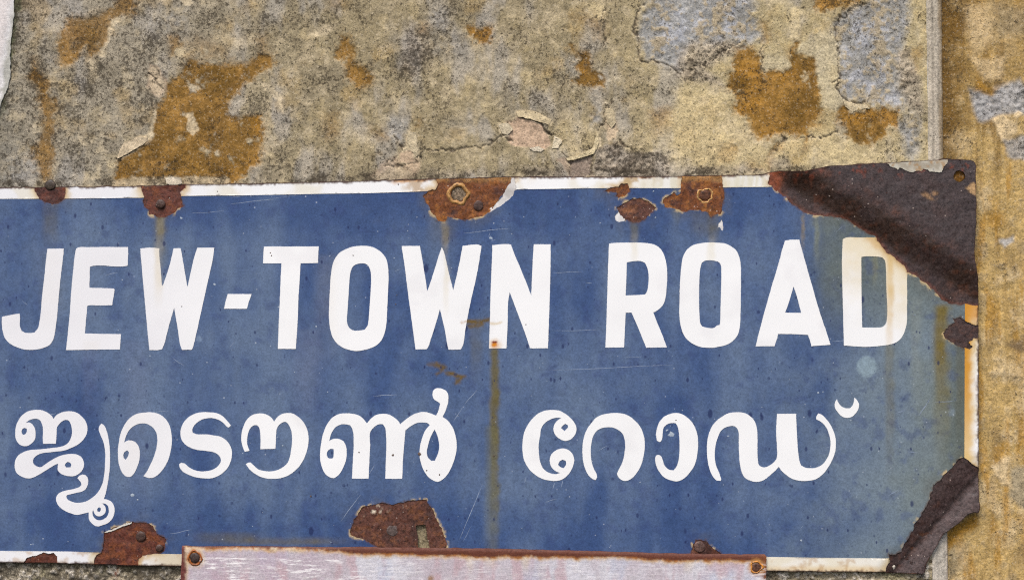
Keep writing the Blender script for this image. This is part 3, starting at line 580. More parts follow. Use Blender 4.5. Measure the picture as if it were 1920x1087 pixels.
BARE['d'] = (rough(A4(960,320)([(690,155),(740,130),(800,120),(815,98),(868,95),(885,150),(850,190),(800,205),(780,190),(790,165),(740,160)]), 1.6, 1.2, 6, seed=4), 'orange')
BARE['e'] = (rough(A4(960,320)([(778,280),(830,250),(900,210),(950,205),(1010,225),(1050,255),(1080,280),(1050,310),(1010,350),(960,385),(900,385),(840,365),(805,330),(795,300)]), 2, 1.6, 7, seed=5), 'brown')
BARE['f'] = (rough(A4(960,320)([(1275,0),(1570,0),(1580,60),(1585,130),(1592,180),(1580,250),(1560,320),(1490,345),(1470,320),(1400,298),(1320,300),(1300,310),(1270,300),(1200,285),(1160,270),(1125,240),(1130,215),(1170,190),(1215,165),(1235,190),(1265,175),(1270,130)]), seed=6), 'orange')
P7L = [(1834,574),(1810,571),(1790,571),(1772,565),(1757,552),(1750,542),(1732,529),(1715,516),(1701,510),(1694,497),(1675,482),(1662,474),(1652,460),(1640,442),(1622,434),(1602,421),(1587,412),(1575,407),(1557,405),(1527,404),(1510,399),(1497,389),(1485,382),(1475,371),(1467,365),(1455,359),(1445,350),(1439,344),(1443,330),(1446,290)]
BARE['g'] = (rough(P7L + [(1446,250),(1900,250),(1900,574)], seed=7), 'purple')
BARE['h'] = (rough(A4(1440,540)([(1310,340),(1350,290),(1400,250),(1380,225),(1440,220),(1490,250),(1520,270),(1640,280),(1640,370),(1540,380),(1500,410),(1535,440),(1520,462),(1450,440),(1380,410),(1330,370)]), 2, 2.4, 7, seed=8), 'purple')
BARE['i'] = (rough(sc([(1435,182),(1550,262),(1700,300),(1700,1200),(870,1200),(868,990),(895,960),(890,895),(940,905),(985,870),(1000,830),(1030,780),(1070,720),(1070,680),(1120,620),(1150,560),(1180,500),(1210,430),(1215,390),(1260,350),(1310,300),(1370,240),(1410,195)],1440,810,3.925), seed=9), 'purple')
BARE['j'] = (rough(sc([(930,280),(1000,250),(1080,215),(1190,180),(1250,190),(1300,185),(1370,210),(1395,245),(1405,285),(1470,320),(1495,350),(1490,400),(1490,440),(1440,460),(1360,475),(1290,480),(1255,510),(1240,640),(850,640),(845,540),(870,480),(920,460),(925,420),(935,360)],0,940,4.8), seed=10), 'red')
BARE['k'] = (rough(sc([(205,600),(215,540),(240,510),(290,490),(330,480),(390,455),(440,465),(480,458),(515,490),(520,540),(520,600)],0,940,4.8), 1.6, 1.3, 6, seed=11), 'red')
BARE['l'] = (rough(sc([(1155,245),(1180,190),(1230,105),(1280,90),(1340,75),(1430,85),(1480,70),(1560,60),(1640,58),(1680,110),(1715,180),(1740,240),(1770,300),(1775,430),(1400,430),(1340,365),(1310,345),(1250,315),(1200,295),(1160,280)],320,920,3.43), seed=12), 'brown')
BARE['m'] = (rough(sc([(1340,440),(1350,360),(1360,310),(1375,280),(1440,290),(1490,340),(1535,370),(1560,440)],860,920,3.097), 1.8, 1.3, 6, seed=13), 'brown')
BARE['n'] = (rough([(1348,418),(1353,411),(1356,424),(1354,433),(1349,426),(1344,427)], 1.2, 1, 4, seed=14), 'white')
BARE['o'] = (rough([(965,333),(968,352),(961,368),(936,388),(917,399),(909,401),(922,388),(938,372),(949,352),(957,334)], 1.8, 1.4, 6, seed=15), 'white')
BARE['p'] = (rough(A4(960,320)([(797,305),(812,335),(848,362),(840,382),(800,386),(775,370),(770,335)]), 1.4, .8, 5, seed=16), 'white')
CHIPS = [v[0] for v in BARE.values()]

HOLES = []
def circ(cx, cy, r, seed=0, n=26, wob=.08):
    a = np.linspace(0, 2 * np.pi, n, endpoint=False)
    rr = r * (1 + wob * fbm(np.cos(a) * 3 + seed * 7.7, np.sin(a) * 3, 1.5, 2, seed))
    return np.stack([cx + rr * np.cos(a), cy + rr * np.sin(a)], 1)
HOLES = [circ(1796.3, 331, 11, 1), circ(860, 364, 14.5, 2), rough(sc([(1578,222),(1640,212),(1652,300),(1668,362),(1668,420),(1590,420),(1590,300)],320,920,3.43), 2, 1, 7, 17)]

def fold(x, y):
    u = (x - 1470) * .5085 - (y - 345) * .861
    gate = ss(1440, 1475, x)
    f = 9 * ss(-4, 46, u) * gate * (y < 640)
    # buckled top edge
    f = f + 5 * np.exp(-((x - 1500) / 26) ** 2 - ((y - 322) / 20) ** 2)
    v = (x - 1807) * .75 + (y - 919.6) * .66
    low = (y > 800) & (x > 1600)
    return f + np.where(low, -4 * ss(-34, 1, v) + 7 * ss(-1, 40, v), 0)
def HP(x, y): return 1.4 * fbm(x, y, 420, 2, 80) + .5 * fbm(x, y, 90, 2, 81) + fold(x, y)

RUSTC = {'purple': [(.052, .032, .030), (.034, .0175, .014), (.084, .042, .032)], 'red': [(.105, .030, .018), (.055, .018, .014), (.17, .050, .016)],
         'brown': [(.095, .036, .024), (.05, .022, .018), (.16, .06, .025)], 'orange': [(.150, .046, .011), (.060, .020, .012), (.30, .11, .020)], 'white': [(.62, .60, .58), (.42, .40, .38), (.8, .78, .76)]}
def rust_tint(kind, extra=None):
    a, b, d = RUSTC[kind]
    def f(x, y):
        c = flat(a, len(x)); n1 = fbm(x, y, 26, 4, 90); n2 = fbm(x, y, 10, 3, 91); n3 = fbm(x, y, 60, 3, 92)
        c = mixc(c, b, ss(0, .6, n1) * .85); c = mixc(c, d, ss(.05, .65, n2 + .5 * n3) * .75)
        return extra(x, y, c, n1, n2) if extra else c
    return f

def corner_marks(x, y, c, n1, n2):
    u = (x - 1470) * .5085 - (y - 345) * .861
    band = ss(-8, 2, u + 6 * n1) * ss(54, 46, u + 7 * n1 + 3 * n2)
    c = mixc(c, (.030, .0145, .0085), band * (.85 + .15 * n2)); c = mixc(c, (.085, .028, .014), ss(.2, .6, n2 + .4 * n1) * band * .5)
    n5 = fbm(x, y, 44, 3, 97); c = mixc(c, (.105, .040, .022), ss(.25, .7, n5) * ss(40, 60, u) * .55); c = mixc(c, (.034, .022, .022), ss(-.2, -.6, n5) * .5)                        # pitted brown band along the bend
    c = mixc(c, (.054, .040, .040), ss(55, 75, u + 10 * n1) * .8)
    c = mixc(c, (.20, .052, .020), ss(1478, 1452, x + 10 * n2) * (y < 380))
    c = mixc(c, (.20, .045, .022), ss(.35, .7, n2) * ss(28, 6, y - 318 + .03 * (x - 1500)) * .7)
    d = sdf(rough(A4(1440,290)([(1120,290),(1180,290),(1230,275),(1285,285),(1270,330),(1210,345),(1170,320)]), 2, 2, 6, 18), x, y); c = mixc(c, (.30, .17, .08), ss(2, -3, d) * .8 * ss(-.3, .4, n2))
    d = sdf(A4(1440,290)([(1478,255),(1535,210),(1560,250),(1560,310),(1515,290)]), x, y); c = mixc(c, (.42, .26, .12), ss(2, -1, d))
    e = segdist(P7L[:-1], x, y, False, 20); c = mixc(c, (.15, .045, .025), ss(7, 1, e + 3 * n2) * .5)
    return c

def rust_h(amp, base):
    def f(x, y): return HP(x, y) + base + amp * (.8 * fbm(x, y, 18, 3, 95) + .6 * fbm(x, y, 6, 3, 96))
    return f

# the steel carrier, its wider rusty rim also standing in for the shadow above
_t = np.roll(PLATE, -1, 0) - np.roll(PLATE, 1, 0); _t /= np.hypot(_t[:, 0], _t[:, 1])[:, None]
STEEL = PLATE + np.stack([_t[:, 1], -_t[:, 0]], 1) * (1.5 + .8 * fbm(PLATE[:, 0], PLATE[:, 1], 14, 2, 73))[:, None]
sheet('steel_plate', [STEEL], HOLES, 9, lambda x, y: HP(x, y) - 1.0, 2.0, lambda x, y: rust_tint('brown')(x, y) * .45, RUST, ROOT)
for k, (P, kind) in BARE.items():
    nm = 'bare_rust_patch' if kind != 'white' else 'white_ground_chip'
    if k == 'g':
        o = sheet('rusted_corner', [PLATE, P], HOLES, 3.2, rust_h(.8, -.2), 1.0, rust_tint(kind, corner_marks), RUST, ROOT); o['label'] = 'bent dark rusted upper corner with a nail hole'
    elif k == 'i':
        def ex(x, y, c, n1, n2):
            v = (x - 1807) * .75 + (y - 919.6) * .66
            c = mixc(c, (.020, .012, .011), ss(6, 1, np.abs(v + 1 + 3 * n1)) * .9); return mixc(c, (.082, .058, .056), ss(2, 10, v) * .8)  # crease shade and paler up-facing lip painted into the rust colour
        o = sheet('rusted_corner', [PLATE, P], HOLES, 2.8, rust_h(.9, -.2), 1.0, rust_tint(kind, ex), RUST, ROOT); o['label'] = 'curled dark rusted lower corner'
    else:
        ex = None
        if k in ('c', 'f'):
            def ex(x, y, c, n1, n2): return mixc(mixc(c, (.42, .24, .08), ss(345, 335, y + 5 * n2) * .5), (.075, .025, .015), ss(.2, .6, n1 - .4 * n2) * .7)
        if k == 'l':
            def ex(x, y, c, n1, n2):
                d = segdist(sc([(1270,140),(1320,110),(1400,110)],320,920,3.43), x + 4 * n2, y + 4 * n1, False, 30); return mixc(c, (.62, .54, .42), ss(9, 3, d) * ss(.0, .5, n2))
        if k == 'e':
            def ex(x, y, c, n1, n2): return mixc(c, (.25, .10, .04), ss(12, 3, np.hypot((x - 1179) * .6, (y - 395) * 1.6) + 4 * n2) * .8)
        o = sheet(nm, [PLATE, P], HOLES, 2.6 if kind != 'white' else 2.0, rust_h(.7 if kind != 'white' else .3, .1), 1.0, rust_tint(kind, ex), RUST if kind != 'white' else ENAMEL, ROOT, grainfun=(lambda x, y: np.zeros(len(x))) if kind == 'white' else (lambda x, y, z=1.0 if kind in ('orange', 'red') else .25: np.full(len(x), z)))

# stains running down the enamel: (x, y0, y1, half width, colour, strength)
OLV = (.135, .115, .050); TAN = (.36, .29, .17); YEL = (.55, .40, .14)
RUN = [(300,402,468,9,(.27,.23,.14),.85),(300,402,520,16,OLV,.35),(296,455,575,9,(.66,.56,.36),.5),(95,383,470,18,OLV,.45),(95,470,640,26,(.16,.17,.17),.25),(833,412,480,8,(.22,.19,.14),.8),(836,455,600,6,(.70,.62,.44),.45),(830,400,470,30,OLV,.25),
 (928,655,960,8,(.105,.078,.018),1.),(927,655,1090,10,OLV,.8),(921,800,1100,13,(.14,.14,.08),.5),(893,600,720,14,OLV,.35),(1190,418,465,9,OLV,.55),(1190,440,500,7,(.7,.62,.42),.4),(1312,398,450,22,OLV,.35),(1337,400,460,14,OLV,.5),(1333,445,510,9,(.70,.62,.42),.45),(1268,345,440,8,(.16,.17,.12),.35),
 (1764,575,745,11,(.17,.11,.012),.9),(1766,575,870,18,(.15,.12,.03),.65),(1668,478,665,8,(.62,.42,.15),.75),(1668,640,900,10,OLV,.45),(1717,560,760,12,(.24,.27,.25),.4),(1640,470,540,5,(.27,.25,.12),.5),(1505,405,470,4,(.30,.22,.09),.6),(1530,405,500,6,(.24,.25,.15),.5),(1560,400,640,30,(.13,.15,.12),.45),
 (1798,640,860,8,(.12,.10,.05),.35),(612,480,700,24,(.17,.19,.24),.4),(255,640,1000,30,(.14,.17,.27),.3),(575,620,800,30,(.15,.17,.25),.35),(170,640,800,20,(.15,.18,.28),.3),(540,1010,1022,120,(.14,.12,.07),.7),(430,1000,1022,70,OLV,.5)]
ALLCH = [BARE[k][0] for k in 'abcdefghijlm']

def stains(x, y, c, white):
    n3 = fbm(x, y, 18, 3, 101); n2 = fbm(x, y, 60, 3, 102)
    for xc, y0, y1, wd, col, st in RUN:
        dx = np.abs(x - xc - 2.5 * n3 - 2 * n2); m = ss(wd * 1.25, wd * .35, dx) * ss(y0 - 8, y0 + 4, y) * ss(y1 + .12 * (y1 - y0), y1 - .55 * (y1 - y0), y) * st * (.8 + .3 * n3)
        m = np.clip(m, 0, 1)
        if white:
            if max(col) < .30: m = m * .22; col = (.60, .45, .20)
        elif max(col) > .5: m = m * .25
        c = mixc(c, col, m)
    return c

def chipdist(x, y):
    d = np.full(len(x), 60.0)
    for P in ALLCH: d = np.minimum(d, segdist(P[::2], x, y, True, 30))
    return d

def blue_tint(x, y):
    n = len(x)
    n1 = fbm(x, y, 260, 4, 111); n2 = fbm(x, y, 70, 4, 112); n3 = fbm(x, y, 22, 4, 113); nv = fbm(x, y, 55, 3, 114, 260); n4 = fbm(x, y, 9, 3, 115)
    c = flat((.050, .090, .205), n)
    fade_sheen = .42 + .55 * nv + .30 * n2 + .20 * n1 + .35 * np.exp(-((y - 560) / 170) ** 2) * ss(700, 300, x) - .55 * ss(470, 380, y) * ss(60, 300, x) * ss(1500, 1300, x) - .45 * ss(900, 1030, y)  # random fading, plus a sky-sheen band and vignette painted into the colour
    c = mixc(c, (.128, .180, .275), np.clip(fade_sheen, 0, 1) * .8)
    c = mixc(c, (.028, .058, .160), np.clip(-fade_sheen + .15 + .25 * n3, 0, 1) * .8)
    r = ss(1430, 1760, x + 60 * n2 + .10 * (y - 700)); c = mixc(c, (.178, .226, .255), r * .88)
    c = mixc(c, (.155, .175, .135), ss(1600, 1790, x + 40 * n2) * ss(.0, .6, n1 + .4 * nv + .2) * .5)
    c = mixc(c, (.115, .135, .115), ss(1470, 1610, x + 20 * n3) * ss(660, 500, y) * .75)
    c = mixc(c, (.060, .075, .060), ss(50, 6, 1809 - x + 10 * n2) * ss(560, 640, y) * .55)
    c = mixc(c, (.040, .062, .17), ss(.25, .7, n3 + .3 * n4) * .35)
    d = chipdist(x, y)
    hal = ss(26, 2, d + 12 * n3) * .30 * ss(-.5, .4, n2); c = mixc(c, (.105, .10, .085), hal)
    # dusty thumb print and ghost marks
    q = np.hypot(x - 1625, (y - 686) * .95) + 2.5 * n4; c = mixc(c, (.27, .36, .41), ss(20, 16, q) * .7)
    q = np.hypot(x - 1785, y - 772) + 3 * n4; c = mixc(c, (.24, .31, .36), ss(10, 5, q) * .4)
    q = np.hypot(x - 374, y - 635); c = mixc(c, (.22, .30, .42), ss(7, 4, q) * .6)
    c = stains(x, y, c, False)
    for P, st in [([(818,680),(830,690),(822,698)], .8), ([(842,700),(868,705),(856,716)], .9), ([(870,605),(918,599)], 1.), ([(880,613),(905,608)], .8), ([(805,681),(835,689)], .6), ([(838,699),(872,706)], .7)]:
        dd = segdist(P, x + 4 * n4, y + 3 * n3, False, 30); c = mixc(c, (.13, .085, .025), ss(6, 1, dd) * st)
    # frayed ivory edge of the enamel where it broke away
    e = ss(4.0, 1.0, d + 2.2 * n4) * ss(.18, .42, fbm(x, y, 15, 3, 117)); c = mixc(c, (.56, .42, .22), e * .9); c = mixc(c, (.10, .045, .02), ss(2.5, .5, d + 1.5 * n4) * ss(.1, -.2, fbm(x, y, 15, 3, 117)) * .7)
    return c
def white_tint(x, y):
    n = len(x); n2 = fbm(x, y, 60, 3, 121); n3 = fbm(x, y, 16, 3, 122); n4 = fbm(x, y, 6, 3, 123)
    c = flat((.845, .85, .85), n)
    c = mixc(c, (.77, .765, .775), ss(.2, .8, n2) * .5); c = mixc(c, (.73, .725, .76), ss(520, 200, x) * .6)
    # the D under the rusted corner is soaked yellow
    u = (x - 1640) * .5085 - (y - 442) * .861
    dd = ss(1550, 1590, x) * ss(-165, -15, u + 20 * n3) * (y < 665) * (y > 430); c = mixc(c, (.72, .61, .38), dd * .75)
    c = mixc(c, (.60, .36, .12), ss(-26, -4, u + 10 * n3) * (x > 1560) * (y < 665) * (y > 430) * .7)
    c = stains(x, y, c, True)
    d = chipdist(x, y)
    c = mixc(c, (.60, .44, .22), ss(15, 2, d + 6 * n3) * .85 * ss(-.9, .1, n3 + .2)); c = mixc(c, (.30, .14, .05), ss(3, .5, d + 1.5 * n4) * .5)
    # rust bloom at the foot of the N
    q = np.hypot((x - 928) * .9, y - 646) + 2 * n4; c = mixc(c, (.66, .42, .20), ss(16, 6, q) * .55); c = mixc(c, (.62, .22, .015), ss(7, 3, q)); q = np.hypot((x - 928) * .55, (y - 641) * 1.5) + n4; c = mixc(c, (.22, .05, .02), ss(4.5, 2.5, q))
    q = segdist([(864,604),(878,600)], x + 3 * n4, y + 2 * n3, False, 30); c = mixc(c, (.45, .25, .10), ss(3.5, .5, q) * .6)
    q = segdist([(918,606),(940,605)], x + 3 * n4, y + 2 * n3, False, 30); c = mixc(c, (.60, .45, .22), ss(4, .5, q) * .6)
    return c
def border_tint(x, y):
    c = white_tint(x, y); n3 = fbm(x, y, 14, 3, 131); n2 = fbm(x, y, 45, 3, 132); n4 = fbm(x, y, 5, 3, 133)
    c = mixc(c, (.70, .64, .48), ss(0, .6, n2) * .5)
    rb = (x > 1800) & (y > 560) & (y < 890)
    c = mixc(c, (.70, .50, .20), rb * ss(1835, 1814, x + 5 * n3) * .85); c = mixc(c, (.58, .27, .03), rb * ss(1826, 1812, x + 4 * n3) * ss(900, 690, y) * .95); c = mixc(c, (.22, .12, .05), rb * ss(.1, .5, fbm(x, y, 5, 2, 135)) * ss(1822, 1832, x) * .4); c = mixc(c, (.62, .28, .04), rb * ss(612, 590, y) * .8)
    rt = ss(1120, 1260, x) * (y < 380); c = mixc(c, (.66, .62, .48), rt * (.35 + .5 * ss(-.1, .4, fbm(x, y, 7, 3, 134, 60)))); c = mixc(c, (.42, .27, .10), ss(60, 10, np.abs(x - 1195 + 10 * n3)) * (y < 380) * ss(351, 338, y + 5 * n4) * ss(-.2, .4, n3) * .8); c = mixc(c, (.40, .24, .08), ss(46, 8, np.abs(x - 785)) * (y < 380) * ss(-.3, .3, n3 + .3 * n4) * .7)
    tp = 352 - .0186 * x + ss(900, 1100, x) * -1
    c = mixc(c, (.60, .33, .14), (y < 380) * ss(7, 2, y - tp + 3 * n3) * ss(-.1, .25, n2 + .25 * np.sin(x * .011)) * ss(640, 700, x) * .9)
    bb = (y > 1030) & (x > 1400); c = mixc(c, (.66, .44, .20), bb * ss(1056, 1066, y + 2 * n3) * .7); c = mixc(c, (.70, .62, .42), bb * .4)
    bl = (y > 1030) & (x < 360); c = mixc(c, (.58, .48, .30), bl * ss(250, 320, x) * .75); c = mixc(c, (.42, .24, .09), (bl | bb) * ss(.25, .65, n3 + .3 * n2) * .45)
    pe = segdist(PLATE[::2], x, y, True, 20); c = mixc(c, (.075, .035, .022), ss(2.6, .8, pe + 1.6 * n4 + .8 * n3) * .9)  # rust along the rim; on the top edge a painted gap shadow
    return c

blue = sheet('enamel_panel', [PLATE], CHIPS + HOLES, 3.6, lambda x, y: HP(x, y) + 1.2, 1.6, blue_tint, ENAMEL, ROOT, grainfun=lambda x, y: np.ones(len(x)))
ZERO = lambda x, y: np.zeros(len(x))
INT = [(0,373.2),(130,372.5),(262,371),(350,367.5),(480,366),(685,362.5),(790,359),(967,355.5),(1130,353),(1270,353),(1440,350.5),(1500,349)]
INB = [(0,1031.7),(130,1033),(215,1036),(340,1038),(700,1040),(1440,1043),(1680,1046.5)]
o = sheet('white_border', [PLATE, np.array([(-430,300),(1500,300)] + INT[::-1] + [(-430,377)])], CHIPS + HOLES, 3.2, lambda x, y: HP(x, y) + 1.9, 1.0, border_tint, ENAMEL, ROOT, grainfun=ZERO); o['label'] = 'white border along the top'
o = sheet('white_border', [PLATE, np.array([(-430,1029)] + INB[:-1] + [(1666,1046.3),(1666,1100),(-430,1100)])], CHIPS + HOLES, 3.2, lambda x, y: HP(x, y) + 1.9, 1.0, border_tint, ENAMEL, ROOT, grainfun=ZERO); o['label'] = 'white border along the bottom'
o = sheet('white_border', [PLATE, np.array([(1809,540),(1870,540),(1870,900),(1807.5,900),(1808.5,700)])], CHIPS + HOLES, 3.0, lambda x, y: HP(x, y) + 1.9, 1.0, border_tint, ENAMEL, ROOT, grainfun=ZERO); o['label'] = 'orange stained white border on the right'

